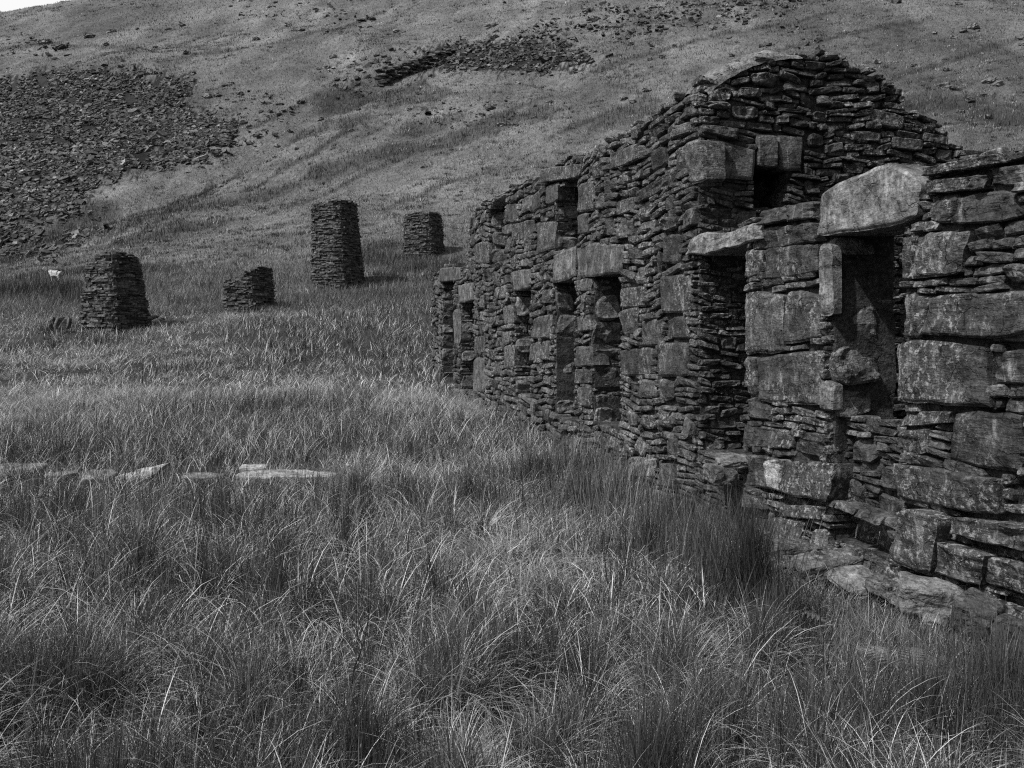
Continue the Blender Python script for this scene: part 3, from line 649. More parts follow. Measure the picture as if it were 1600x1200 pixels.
# bank of earth and stone under the wall foot
bk = Acc(); nY, nT = 260, 26
Yb = np.linspace(3.0, 10.6, nY)[:, None]; tt = np.linspace(0, 1, nT)[None]
Xb = 5.15-.75*tt+0*Yb; gz_ = G(Xb, Yb); Zb = gz_-.06+(.14*(1-tt)**1.2)*(1+.5*noise(Yb*2, tt*3))+.07*fbm(Yb*3, tt*5, 3, 3)
k = (np.arange(nY-1)[:, None]*nT+np.arange(nT-1)[None]).ravel()
bk.add(np.stack([Xb, Yb+0*tt, Zb], -1), np.stack([k, k+nT, k+nT+1, k+1], -1), tone=.05)
tag(bk.build('earth_bank', M_ground), kind='structure')

# slabs in the foreground grass
def slab(px, py, outline, tilt, roll, th, tone, label):
    """flat slate of irregular outline (pixel offsets turned into metres on its own plane), lying on the turf"""
    P0, v0, _ = hit([px], [py]); v = float(v0[0])*.93; c = at(px, py, v); acc = Acc()
    O = np.array(outline, float); O = np.stack([O[:, 0]*v/1400, -O[:, 1]*v/1400/math.sin(tilt+.16)], -1)
    E = []
    for i in range(len(O)):
        a, b = O[i], O[(i+1) % len(O)]; m_ = max(2, int(np.hypot(*(b-a))/.05))
        for j in range(m_): E.append(a+(b-a)*j/m_)
    E = np.array(E); E = E+np.stack([noise(E[:, 0]*9, E[:, 1]*9, px), noise(E[:, 0]*9, E[:, 1]*9, px+5)], -1)*.018; ce = E.mean(0); n_ = len(E); V = []
    rings = [(1.0, -th), (1.0, -.012), (.97, 0), (.8, .004), (.5, .006), (.2, .005)]
    for sc, z in rings:
        q = ce+(E-ce)*sc; zz = z+(noise(q[:, 0]*7, q[:, 1]*7, px)*.012 if z > -.02 else 0)
        V.append(np.stack([q[:, 0], q[:, 1], zz+0*q[:, 0]], -1))
    V.append(np.array([[ce[0], ce[1], .005]])); V = np.concatenate(V)
    ct, st = math.cos(tilt), math.sin(tilt); V = np.stack([V[:, 0], V[:, 1]*ct-V[:, 2]*st, V[:, 1]*st+V[:, 2]*ct], -1)
    V[:, 2] += V[:, 0]*roll
    W3 = c+V[:, :1]*Rv+V[:, 1:2]*Fv+V[:, 2:]*np.array([0, 0, 1]); l = np.arange(n_); l2 = (l+1) % n_
    q = np.concatenate([np.stack([l+k*n_, l2+k*n_, l2+(k+1)*n_, l+(k+1)*n_], -1) for k in range(len(rings)-1)])
    acc.add(W3, q, np.stack([l+(len(rings)-1)*n_, l2+(len(rings)-1)*n_, np.full(n_, len(W3)-1)], -1), tone=tone)
    tag(acc.build('slate_slab', M_slab, origin=c), label, 'slab')
for a_ in [(28, 733, [(-45,-10), (30,-11), (34,2), (20,9), (-45,12)], .15, 0, .07, .28, 'pale flat slate slab at the left edge of the foreground grass'),
           (156, 741, [(-26,-7), (8,-8), (24,-2), (20,8), (-10,8), (-28,4)], .15, 0, .07, .34, 'short pale slab just left of the pointed slab in the grass'),
           (214, 743, [(-38,-2), (2,-11), (43,-16), (26,2), (6,14), (-22,16), (-30,8)], .65, .1, .06, .62, 'pale pointed slate slab tipped up at its right end in the grass'),
           (448, 741, [(-76,-5), (-20,-9), (40,-6), (78,-3), (74,4), (20,3), (-30,5), (-78,3)], .15, 0, .09, .5, 'long narrow pale slab lying level in the middle of the grass'),
           (96, 739, [(-24,-3), (14,-5), (26,0), (10,5), (-22,4)], .15, 0, .06, .35, 'small grey slab between the left-edge slab and the short pale slab'),
           (318, 742, [(-34,-3), (10,-5), (34,-2), (28,4), (-30,5)], .15, 0, .06, .33, 'grey slab sunk in grass between the pointed slab and the long narrow slab'),
           (396, 730, [(-22,-4), (18,-4), (26,3), (-20,4)], .15, 0, .05, .5, 'small pale slab behind the long narrow slab, nearly hidden in grass')]:
    slab(*a_)
# upright slates behind the sheep's field
UL = ['shortest upright slate at the left end of the short row near the squat pillar', 'second upright slate from the left in the short row', 'middle upright slate of the short row left of the squat pillar', 'fourth upright slate of the short row, leaning right', 'last upright slate of the short row, nearest the squat pillar']
for i, (px, py, h) in enumerate([(76,511,.35), (84,507,.4), (93,506,.5), (101,507,.45), (108,505,.5)]):
    single('upright_slate', UL[i], 'slate', px, py, 40, (.2+.09*((i*7) % 4), .10+.03*(i % 3), h*(1.0+.14*((i*3) % 4))), .3+.35*((i*5) % 3), (.12*(i % 3-1), .2+.13*((i*2) % 4)), .45+.1*(i % 3), M_fallen, 'upright slates in a short row', box_=5, n=4)
for i, (px, py) in enumerate([(236,497), (243,495), (252,498), (1172/1., 1172)][:3]):
    single('loose_stone', ['leftmost of three little stones at the right foot of the squat pillar', 'middle of three little stones at the right foot of the squat pillar', 'rightmost of three little stones beside the squat pillar'][i], 'stone', px, py, 41, (.3, .25, .16), i, (0, 0), .55, M_fallen, 'little stones by the pillar foot', n=4)

# ------------------------------------------------------------------ slate pillars
def pillar(label, x0b, x1b, x0t, x1t, yb, yt, v, top_fn, seed, split=.62, yaw=.6):
    """dry-laid tapering square pier; corner towards the viewer"""
    r = np.random.default_rng(seed)
    cb = at((x0b+x1b)/2, yb, v); hb = (x1b-x0b)/1400*v*.93; ht = (x1t-x0t)/1400*v*.95; H = (yb-yt)/1400*v
    lean = ((x0t+x1t)/2-(x0b+x1b)/2)/1400*v
    PE_ = 3.9; QE = PE_/(PE_-1); pr = (abs(math.cos(yaw))**QE+abs(math.sin(yaw))**QE)**(1/QE)
    acc = Acc(); z = -.5
    while z < H:
        hh = r.uniform(.035, .12)
        f = max(z, 0)/H; side = (hb+(ht-hb)*f)/pr; cx = lean*f
        for fc in range(4):
            a = fc*math.pi/2+yaw; nx0, ny0 = math.cos(a), math.sin(a); tx0, ty0 = -ny0, nx0
            s = -side/2
            while s < side/2:
                w = r.uniform(.18, .6); w = min(w, side/2-s+.06)
                m_ = s+w/2; dp = side/2-.12+r.normal(0, .045)
                h_ = side/2; a_, b_ = 1.0, m_/h_; kq = 1/(1+abs(b_)**PE_)**(1/PE_); ga_, gb_ = 1.0*kq**(PE_-1), math.copysign(abs(b_*kq)**(PE_-1), b_); gl = math.hypot(ga_, gb_); ga_ /= gl; gb_ /= gl
                ins = (h_-dp); ca_, cb_ = kq*h_-ga_*ins, b_*kq*h_-gb_*ins
                lx = nx0*ca_+tx0*cb_; ly = ny0*ca_+ty0*cb_
                nx_, ny_ = nx0*ga_+tx0*gb_, ny0*ga_+ty0*gb_; tx, ty = -ny_, nx_
                # top outline, a function of the across-view coordinate
                if z+hh <= top_fn((lx+side*pr/2)/(side*pr), H):
                    # tapered wedge of slate: 8-12 vertices with broken front
                    k = 4; xs = np.linspace(-w/2, w/2, k)*.97; fr = r.uniform(-.03, .03, k); th = hh*r.uniform(.75, 1.02)
                    V = []
                    for dz in (0, th):
                        for q in range(k): V.append((xs[q], .14+fr[q]+r.normal(0, .008), dz+r.normal(0, .004)))
                        for q in range(k-1, -1, -1): V.append((xs[q], -.16, dz))
                    V = np.array(V); ro = r.normal(0, .04); V[:, 2] += V[:, 0]*ro
                    P = np.stack([cx+lx+V[:, 0]*tx+V[:, 1]*nx_, ly+V[:, 0]*ty+V[:, 1]*ny_, z+V[:, 2]], -1)
                    L = 2*k; l = np.arange(L); l2 = (l+1) % L
                    q_ = [np.stack([l, l2, l2+L, l+L], -1)]
                    for b0 in (0, L): q_.append(np.array([[b0+q, b0+q+1, b0+L-2-q, b0+L-1-q] for q in range(k-1)]))
                    acc.add(P, np.concatenate(q_), tone=r.uniform(.2, .9)*(1.9 if r.random() < .10 else 1))
                s += w
        z += hh
    # inner fill
    ns = 10
    def ring(zz, sc):
        f = max(zz, 0)/H; sd = (hb+(ht-hb)*f)/pr*sc/2
        return [(lean*f+sd*(math.cos(yaw)*a-math.sin(yaw)*b), sd*(math.sin(yaw)*a+math.cos(yaw)*b), zz) for a, b in ((-1, -1), (1, -1), (1, 1), (-1, 1))]
    hts = np.linspace(-.5, min(top_fn(x, H) for x in (.05, .25, .5, .75, .95))-.1, ns)
    V = sum([ring(zz, .72) for zz in hts], []); q_ = []
    for i in range(ns-1):
        for j in range(4): q_.append([i*4+j, i*4+(j+1) % 4, i*4+4+(j+1) % 4, i*4+4+j])
    q_.append([ns*4-4, ns*4-3, ns*4-2, ns*4-1]); acc.add(V, q_, tone=.3)
    # sloping interior above the fill
    for i in range(160):
        lx = r.uniform(-.42, .42)*ht; ly = r.uniform(-.3, .3)*ht; tz = top_fn((lx+ht/2)/ht, H)
        rock(acc, (lean*min(1, tz/H)+lx, ly, tz-r.uniform(.06, .35)), (r.uniform(.3, .6), r.uniform(.25, .5), .1), r.uniform(0, 3), (0, 0), r.uniform(.3, .7), seed=i+seed, n=2, box_=5)
    cR, sR = math.cos(-TH), math.sin(-TH)
    for i, V in enumerate(acc.v): acc.v[i] = np.stack([V[:, 0]*cR-V[:, 1]*sR, V[:, 0]*sR+V[:, 1]*cR, V[:, 2]], -1).astype(np.float32)
    o = acc.build('slate_pillar', M_pil, smooth=False); o.location = tuple(cb)
    return tag(o, label, 'pillar', 'dry-laid slate pillars on the slope')
def t1(a, H): return float(np.interp(a, [0, .12, .2, .32, .42, .8, .86, .95, 1], [.80, .86, .92, .96, 1, 1, .98, .94, .86])*H)
def t2(a, H): return float(np.interp(a, [0, .25, .5, .75, .97, 1], [.62, .66, .75, .88, 1, .95])*H)
def t3(a, H): return float(np.interp(a, [0, .45, .5, .75, 1], [.955, .965, .975, 1, 1])*H)
def t4(a, H): return float(np.interp(a, [0, .3, 1], [.97, .99, 1])*H)
pillar('broad squat slate pillar with a crumbling rounded top, leftmost, near the sheep', 131, 231, 143, 210, 507, 394, 41, t1, 1, yaw=-.36)
pillar('broken low slate stump with a top slanting up to the right', 352, 429, 354, 420, 480, 414, 46, t2, 2, yaw=-.36)
pillar('tallest tapering slate pillar with a flat top, right of the low stump', 488, 570, 489, 555, 443, 314, 54, t3, 3, yaw=-.36)
pillar('farthest small square slate pillar beside the end of the ruin', 629, 697, 632, 689, 411, 333, 69, t4, 4, yaw=-.36)

# ------------------------------------------------------------------ sheep
def sheep(px, py, v):
    c = at(px, py, v)+np.array([0, 0, .27]); me = bpy.data.meshes.new('sheep')
    # body chain, legs and head in one skinned skeleton; faces left
    J = [((.0, 0, .56), .24), ((-.25, 0, .57), .26), ((.28, 0, .58), .25), ((-.42, 0, .66), .15), ((-.56, 0, .78), .10), ((-.70, 0, .72), .065), ((.43, 0, .60), .13), ((.47, 0, .42), .035)]
    E = [(0, 1), (0, 2), (1, 3), (3, 4), (4, 5), (2, 6), (6, 7)]
    for sx, par in ((-.27, 1), (.3, 2)):
        for sy in (-.12, .12):
            b = len(J); J += [((sx, sy, .36), .085), ((sx+(.05 if sx > 0 else 0), sy, .2), .045), ((sx, sy, .02), .04)]; E += [(par, b), (b, b+1), (b+1, b+2)]
    for sy in (-.09, .09):
        b = len(J); J += [((-.52, sy*1.4, .83), .028)]; E += [(4, b)]
    me.from_pydata([j[0] for j in J], E, [])
    o = bpy.data.objects.new('sheep', me); COL.objects.link(o)
    sk = o.modifiers.new('skin', 'SKIN'); sk.use_smooth_shade = True
    for i, (_, r) in enumerate(J): me.skin_vertices[0].data[i].radius = (r, r)
    me.skin_vertices[0].data[0].use_root = True
    s = o.modifiers.new('sub', 'SUBSURF'); s.levels = s.render_levels = 2
    m, n, p = mk('fleece'); g = N(n, 'ShaderNodeTexCoord').outputs['Object']
    sx = N(n, 'ShaderNodeSeparateXYZ'); n.links.new(g, sx.inputs[0])
    f = noise_(n, g, 14, 4, .6)
    c1 = ramp(n, f, .3, .7, .28, .52)
    n.links.new(c1, p.inputs['Base Color']); p.inputs['Roughness'].default_value = .95; bump_(n, p, f, 1, .05); me.materials.append(m)
    o.location = tuple(c); o.rotation_euler = (0, 0, -TH-.35); o.scale = (v/63,)*3
    return tag(o, 'white sheep grazing on the pasture at far left', 'sheep')
sp, sv, _ = hit([88], [449]); sheep(88, 447, float(sv[0])*.985)

# ------------------------------------------------------------------ slate waste and hillside rocks
def inpx(poly, px, py): return inpoly(px, py, np.array(poly, float))
def slates(acc, P, v, smin, smax, r, flat=.2, ratio=.55, jit=.6):
    n_ = len(P); w = (smin+(smax-smin)*r.random(n_)**2)*r.uniform(.7, 1.5, n_)*(1+.8*(r.random(n_) < .02)); w = w*1.25; l = w*r.uniform(.3, .8, n_)*ratio/.6; h = w*r.uniform(.5, 1.3, n_)*flat
    k = 5; th = np.linspace(0, 2*math.pi, k, endpoint=False)[None]+r.uniform(0, 6, (n_, 1)); rad = r.uniform(.6, 1.1, (n_, k))
    x = np.cos(th)*rad*w[:, None]/2; y = np.sin(th)*rad*l[:, None]/2
    V = np.concatenate([np.stack([x, y, 0*x-h[:, None]/2], -1), np.stack([x*.93, y*.93, 0*x+h[:, None]/2], -1)], 1)
    a, b, c = r.normal(0, jit, n_), r.normal(0, jit, n_)*.6, r.uniform(0, 6.28, n_)
    def rotm(V, i, j, a): 
        ca, sa = np.cos(a)[:, None], np.sin(a)[:, None]; V = V.copy(); vi, vj = V[..., i].copy(), V[..., j].copy()
        V[..., i] = vi*ca-vj*sa; V[..., j] = vi*sa+vj*ca; return V
    V = rotm(V, 0, 1, c*.15); V = rotm(rotm(V, 1, 2, a+.45), 0, 2, b); V = rotm(V, 0, 1, np.full(n_, -TH))
    V = V+P[:, None]
    q = np.array([[i, (i+1) % k, k+(i+1) % k, k+i] for i in range(k)]); t = np.array([[k, k+i, k+i+1] for i in range(1, k-1)])
    offs = (np.arange(n_)*2*k)[:, None, None]
    acc.add(V.reshape(-1, 3), (q[None]+offs).reshape(-1, 4), (t[None]+offs).reshape(-1, 3), tone=np.repeat(np.clip(.26*np.exp(r.normal(0, .75, n_)), .08, 1.6), 2*k))
def heap(name, label, polys, cnt, smin, smax, seed, lift=.15):
    r = np.random.default_rng(seed); acc = Acc()
    for poly, c in zip(polys, cnt):
        P = np.array(poly, float); x0, y0 = P.min(0)-8; x1, y1 = P.max(0)+8
        px = r.uniform(x0, x1, c*4); py = r.uniform(y0, y1, c*4)
        fe = r.normal(0, 1, len(px))*(r.random(len(px)) < .3)
        jx = 14*noise(px*.05, py*.05, 3)+8*noise(px*.15, py*.15, 4)+fe*16; jy = 9*noise(px*.05, py*.05, 5)+5*noise(px*.15, py*.2, 6)+fe*r.normal(0, 7, len(px))
        m_ = inpx(poly, px+jx, py+jy); m_ &= (noise(px*.045, py*.09, seed) > -.42); px, py = px[m_][:c], py[m_][:c]
        Pt, v, ok = hit(px, py); Pt = Pt[ok]; v = v[ok]
        Pt[:, 2] += r.uniform(-.1, lift+.2, len(Pt))
        slates(acc, Pt, v, smin, smax, r)
    return tag(acc.build(name, M_waste, smooth=False), label, 'slate heap', kind='stuff')
heap('slate_waste', 'dark spoil heap of tipped slate waste covering the hillside at upper left',
     [[(-60,128),(60,116),(150,112),(240,118),(285,128),(300,150),(262,172),(240,190),(215,225),(230,258),(180,275),(140,295),(120,330),(60,343),(-60,352)],
      [(245,185),(300,175),(375,195),(360,225),(300,257),(250,262),(225,230)], [(-60,345),(55,360),(20,405),(-60,410)],
      [(290,140),(370,130),(480,170),(470,200),(400,230),(300,180)], [(40,395),(150,350),(190,350),(60,415)]],
     [42000, 10000, 1800, 200, 400], .15, .8, 11)
heap('slate_scree', 'grey scree of loose slates spread across the upper middle hillside',
     [[(640,100),(700,75),(750,66),(840,68),(900,80),(945,97),(880,107),(800,108),(730,100),(680,112)]], [6500], .15, 1.0, 12)
heap('slate_scatter', 'scattered slate fragments thinly littering the top of the hillside',
     [[(760,70),(830,35),(960,5),(1260,-10),(1240,30),(1150,40),(960,60),(860,66)], [(0,60),(100,55),(120,85),(40,90)], [(330,-5),(560,-5),(600,60),(380,30)],
      [(500,100),(640,70),(600,150),(520,150)], [(1180,60),(1260,40),(1300,80),(1200,90)], [(620,170),(800,150),(820,200),(700,200)]],
     [1100, 120, 200, 200, 60, 90], .2, 1.0, 13)
# broken retaining wall on the hill
dw = Acc(); r = np.random.default_rng(5)
for i in range(420):
    f = r.random(); px = 592+f*120; py = 128-f*48
    P, v, _ = hit([px], [py+6]); v = float(v[0]); P = P[0]
    z = r.random()*2.6*(1-.4*f)
    rock(dw, P+np.array([r.normal(0, .2), r.normal(0, .3), z-.3]), (r.uniform(.7, 1.6), .8, r.uniform(.18, .35)), -TH+r.normal(0, .1), (0, r.normal(0, .08)), r.uniform(.3, .75), seed=i, n=2, box_=6)
tag(dw.build('drystone_wall', M_waste, smooth=False), 'broken drystone retaining wall high on the hillside left of the grey scree', 'wall')
# individual rocks
r = np.random.default_rng(21)
rk = [(70,68,1.8),(96,76,2.0),(140,58,1.6),(322,152,1.5),(340,150,1.2),(470,161,1.3),(500,188,1.0),(433,229,1.1),(560,172,.9),(800,195,1.2),(783,196,1.3),(712,145,.8),(765,170,1.4),(640,172,.8),
      (768,42,1.6),(915,18,1.8),(965,62,1.2),(985,70,1.0),(1010,142,1.3),(975,155,1.2),(990,160,1.0),(1035,90,1.0),(1155,8,1.6),(1300,0,1.4),(1400,5,1.6),(1475,135,1.7),(1490,140,1.4),(1545,128,1.9),(1560,133,1.5),
      (1535,150,1.4),(1515,158,1.3),(1500,175,1.2),(1545,185,1.3),(1370,98,1.4),(1505,50,1.3),(1520,44,1.6),(1490,60,1.1),(1480,110,1.2),(1597,62,1.4),(1460,52,.9),(205,128,1.0),(345,292,.9),(115,372,1.0),(130,368,1.1),(235,362,.8),
      (350,388,.7),(548,205,.8),(655,148,.8),(720,300,.6),(660,262,.7),(520,90,1.3),(580,30,1.2),(620,50,1.1),(450,40,1.3),(400,62,1.0),(285,40,1.2)]
for i in range(70):
    px, py = r.uniform(150, 1600), r.uniform(5, 240)
    if py > 110 and px > 900: continue
    rk.append((px, py, r.uniform(.5, 1.1)))
px = np.array([a[0] for a in rk], float); py = np.array([a[1] for a in rk], float)
P, v, ok = hit(px, py)
RL = {0: 'long dark rock near the skyline above the slate waste at far left', 1: 'second dark rock near the skyline, just right of the long one', 3: 'dark rock on the turf just right of the slate waste top', 16: 'dark rock above the right end of the grey scree', 18: 'dark rock on the slope left of the gable shoulder, uppermost of three',
      19: 'dark rock on the slope left of the gable shoulder, leftmost of three', 20: 'dark rock on the slope left of the gable shoulder, lowest of three', 27: 'largest outcrop rock on the slope right of the gable top', 26: 'dark rock just left of the largest outcrop rock right of the gable'}
for i, (x_, y_, s) in enumerate(rk):
    if not ok[i]: continue
    s *= .55*v[i]/110
    a = Acc(); rock(a, P[i]+np.array([0, 0, s*.12]), (s*r.uniform(1.1, 1.7), s*1.1, s*r.uniform(.5, .95)), -TH+r.normal(0, .6), (.15, r.normal(0, .3)), r.uniform(.25, 1.1), seed=i*1.7, n=7, rough=.3, box_=5)
    tag(a.build('hillside_rock', M_waste, origin=P[i]), RL.get(i, 'dark slate rock lying loose on the grassy hillside above the ruin and pillars'), 'rock', 'rocks scattered over the hillside' if i not in RL else None)

# ------------------------------------------------------------------ grass
def blades(acc, x, y, L, az, a0, bend, w, tone, segs, z=None):
    """curved ribbons: a0 angle from vertical at the root, bend added towards the tip"""
    n_ = len(x); z = Gf(x, y) if z is None else z
    t = np.linspace(0, 1, segs+1)
    ang = a0[:, None]+bend[:, None]*((t[None, 1:]+t[None, :-1])/2)**1.4
    st = L[:, None]/segs
    hz = np.concatenate([np.zeros((n_, 1)), np.cumsum(np.sin(ang)*st, 1)], 1); vt = np.concatenate([np.zeros((n_, 1)), np.cumsum(np.cos(ang)*st, 1)], 1)
    dx, dy = np.cos(az)[:, None], np.sin(az)[:, None]
    cx = x[:, None]+hz*dx; cy = y[:, None]+hz*dy; cz = z[:, None]-.02+vt
    wa = az+np.pi/2+rng.normal(0, .5, n_)
    wx, wy = np.cos(wa)[:, None], np.sin(wa)[:, None]
    wd = (w[:, None]/2)*np.clip(1.15-t[None]**2, .15, 1)
    A = np.stack([cx-wx*wd, cy-wy*wd, cz], -1)[:, :-1]; B = np.stack([cx+wx*wd, cy+wy*wd, cz], -1)[:, :-1]
    tip = np.stack([cx, cy, cz], -1)[:, -1:]
    V = np.concatenate([A, B, tip], 1); nv = 2*segs+1
    q = np.array([[i, segs+i, segs+i+1, i+1] for i in range(segs-1)]); tr = np.array([[segs-1, 2*segs-1, 2*segs]])
    off = (np.arange(n_)*nv)[:, None, None]
    acc.add(V.reshape(-1, 3), (q[None]+off).reshape(-1, 4) if segs > 1 else None, (tr[None]+off).reshape(-1, 3), tone=np.repeat(tone, nv))
def uv2xy(u, v): return u*math.cos(TH)+v*math.sin(TH), -u*math.sin(TH)+v*math.cos(TH)
def keep(x, y, pad=0.1):
    inside = (x > 4.75-pad*0) & (x < 9.4) & (y > 1.5) & (y < YEND+.3)
    rub = (x > 4.1) & (x < 5.1) & (y > 4.4) & (y < 8.6)
    return ~(inside | (rub & (rng.random(len(x)) > .35)))
SL = [hit([a], [b])[0][0][:2] for a, b in ((28, 742), (96, 744), (158, 748), (214, 752), (318, 748), (400, 746), (446, 746), (495, 746))]
def shorten(x, y, L):
    # turf is thin just in front of the slabs and by the rubble
    u = x*math.cos(TH)-y*math.sin(TH); v = x*math.sin(TH)+y*math.cos(TH); f = np.ones(len(x)); hold = rng.random(len(x)) < .38
    for s in SL:
        su = s[0]*math.cos(TH)-s[1]*math.sin(TH); sv_ = s[0]*math.sin(TH)+s[1]*math.cos(TH)
        d = np.hypot((u-su)/.5, (v-sv_+1.1)/1.7); f = np.minimum(f, np.where(hold, .9, .32+.68*sstep(.7, 1.2, d)))
    p = u/v*1400
    f = np.minimum(f, 1-.55*sstep(380, 450, p)*sstep(4.3, 5.6, v)*(v < 8.5))
    f = np.minimum(f, 1-.35*sstep(-40, 60, p)*sstep(1.2, .2, 5-x))
    return L*f*(.85+.15*noise(x*2, y*2))
def field(v0, v1, count, segs, wmul, clump_r, n_cl, acc, lmul=1.0, spread=.8, bmul=1.0):
    """clumps of rush and sedge: upright dark rush, pale arching sedge, matted turf"""
    cv = np.sqrt(rng.uniform(v0*v0, v1*v1, n_cl)); cu = rng.uniform(-1, 1, n_cl)*(spread*cv+1.0)
    cx, cy = uv2xy(cu, cv)
    k1 = fbm(cx*.22, cy*.22, 31, 3)+rng.normal(0, .10, n_cl)
    k1 = k1-.12*sstep(12, 18, cv); kind = np.where(k1 > .07, 0, np.where(k1 < -.10, 1, 2))      # 0 rush, 1 pale sedge, 2 mixed
    ctone = np.where(kind == 0, rng.uniform(.035, .10, n_cl), np.where(kind == 1, rng.uniform(.18, .36, n_cl), rng.uniform(.10, .24, n_cl)))
    clen = np.where(kind == 0, rng.uniform(.4, .75, n_cl), np.where(kind == 1, rng.uniform(.4, .7, n_cl), rng.uniform(.3, .6, n_cl)))
    caz = rng.uniform(0, 6.28, n_cl); flop = rng.uniform(.2, 1.0, n_cl)
    ci = rng.integers(0, n_cl, count); rr_ = np.abs(rng.normal(0, 1, count))*clump_r*np.where(kind[ci] == 0, .6, 1.2); pa = rng.uniform(0, 2*np.pi, count)
    x = cx[ci]+np.cos(pa)*rr_; y = cy[ci]+np.sin(pa)*rr_
    kd = kind[ci]; q = rng.random(count)
    L = clen[ci]*rng.uniform(.45, 1.15, count)*lmul
    out = np.clip(rr_/clump_r, 0, 2)
    a0 = np.where(kd == 0, .06+.22*out, np.where(kd == 1, .35+.35*out+.35*flop[ci], .2+.3*out))*rng.uniform(.4, 1.5, count)
    bend = np.where(kd == 0, rng.uniform(.0, .8, count), np.where(kd == 1, rng.uniform(.5, 1.8, count), rng.uniform(.2, 1.7, count)))
    az = pa+rng.normal(0, 1.1, count); az = np.where(rng.random(count) < np.where(kd == 1, .5, .2), caz[ci]+rng.normal(0, .45, count), az)
    tone = ctone[ci]*np.exp(rng.normal(0, .45, count))
    # dead straw strands mixed everywhere
    dead = q < .23; tone = np.where(dead, rng.uniform(.38, .82, count), tone); L = np.where(dead, L*1.1+.08, L); bend = np.where(dead, bend+rng.uniform(.3, 1.5, count), bend); a0 = np.where(dead, a0+rng.uniform(0, .7, count), a0)
    w_ = np.where(dead, 1.15, .95); az = np.where(dead, rng.uniform(0, 6.28, count), az)
    bend = bend*bmul; w = .0027*np.exp(rng.normal(0, .4, count))*wmul
    L = shorten(x, y, L)
    m_ = keep(x, y) & (x*math.sin(TH)+y*math.cos(TH) > 1.2)
    m_ &= np.hypot(x, y) > 1.6
    blades(acc, x[m_], y[m_], L[m_], az[m_], a0[m_], bend[m_], w[m_], np.clip(tone, .02, .8)[m_], segs)
ga1 = Acc()
field(1.9, 6.0, 125000, 7, .85, .15, 330, ga1)
field(5.5, 13, 190000, 4, 1.5, .22, 1500, ga1)
def rushes(px, py, r_, n_, L_, t_=.06):
    P0, v0, _ = hit([px], [py]); k_ = v0[0]/5; r_ = r_*1.7; n_ = int(.75*n_*min(1.5, 1/k_+.4)); rr_ = np.abs(rng.normal(0, 1, n_))*r_; pa = rng.uniform(0, 6.28, n_)
    el_ = rng.uniform(0, 3.1); ex = np.cos(pa)*rr_*1.5; ey = np.sin(pa)*rr_*.7; x = P0[0, 0]+ex*math.cos(el_)-ey*math.sin(el_); y = P0[0, 1]+ex*math.sin(el_)+ey*math.cos(el_); o_ = rr_/r_
    blades(ga1, x, y, L_*rng.uniform(.35, 1.1, n_), pa+rng.normal(0, 1.3, n_), (.05+.09*o_)*rng.uniform(.3, 1.5, n_), rng.uniform(0, .7, n_), .0034*np.exp(rng.normal(0, .3, n_))*max(1, k_*.8), t_*np.exp(rng.normal(0, .5, n_)), 5)
for a_ in [(1172,985,.085,1700,1.1,.05), (905,745,.3,1100,.75,.13), (965,795,.25,1100,.75,.13), (1040,845,.2,1000,.75,.12), (1100,900,.18,1100,.7,.09), (1130,960,.2,1200,.6,.05), (1215,1010,.16,1000,.55,.05), (90,830,.28,1500,.6), (345,830,.26,1500,.6), (560,800,.3,1200,.55), (735,800,.32,1600,.6), (830,760,.3,1500,.6), (910,790,.3,1300,.6), (1010,880,.25,1300,.65), (430,960,.24,1300,.6),
           (225,930,.25,1300,.6), (780,1090,.22,1300,.6), (1010,1290,.2,1500,.65), (1440,1160,.2,1300,.55), (1570,1130,.2,1400,.6), (60,1130,.22,1400,.6), (170,1330,.2,1500,.65), (560,1250,.2,1300,.6), (1250,1180,.2,1200,.55), (1080,830,.25,1200,.55), (640,720,.35,1200,.5), (20,720,.4,1300,.55), (420,650,.5,1300,.5)]: rushes(*a_)
tag(ga1.build('rough_grass', M_grass), 'tangled rushes and dead arching grass filling the foreground', 'grass', kind='stuff')
ga2 = Acc()
field(12, 26, 290000, 3, 1.9, .3, 4200, ga2, .95, bmul=.6)
field(25, 48, 230000, 2, 4.6, .45, 6000, ga2, .9, bmul=.45)
# ragged short turf along the foot of the rubble
c_ = 16000; qx = rng.uniform(1180, 1660, c_); qy = rng.uniform(925, 1060, c_)+rng.normal(0, 12, c_)-np.interp(qx, [1180, 1660], [20, -12]); Pq = hit(qx, qy)[0]; m_ = Pq[:, 0] < 4.55; Pq = Pq[m_]; c_ = len(Pq)
blades(ga2, Pq[:, 0], Pq[:, 1], rng.uniform(.10, .32, c_), rng.uniform(0, 6.28, c_), rng.uniform(.05, .8, c_), rng.uniform(0, 1.5, c_), .003*np.exp(rng.normal(0, .35, c_)), np.clip(.13*np.exp(rng.normal(0, .6, c_)), .03, .6), 4)
# matted turf between clumps, close by
c_ = 110000; v_ = np.exp(rng.uniform(math.log(1.9), math.log(14), c_)); u_ = rng.uniform(-1, 1, c_)*(.8*v_+1); x, y = uv2xy(u_, v_); m_ = keep(x, y); x, y = x[m_], y[m_]; c_ = len(x)
blades(ga2, x, y, shorten(x, y, rng.uniform(.12, .34, c_)), rng.uniform(0, 6.28, c_), rng.uniform(.2, 1.2, c_), rng.uniform(0, 1.2, c_), rng.uniform(.002, .004, c_)*(1+.12*v_[m_]), rng.uniform(.06, .26, c_), 3)
tag(ga2.build('pasture_grass', M_grass), 'long rushy pasture grass running back from the foreground to the pillars', 'grass', kind='stuff')
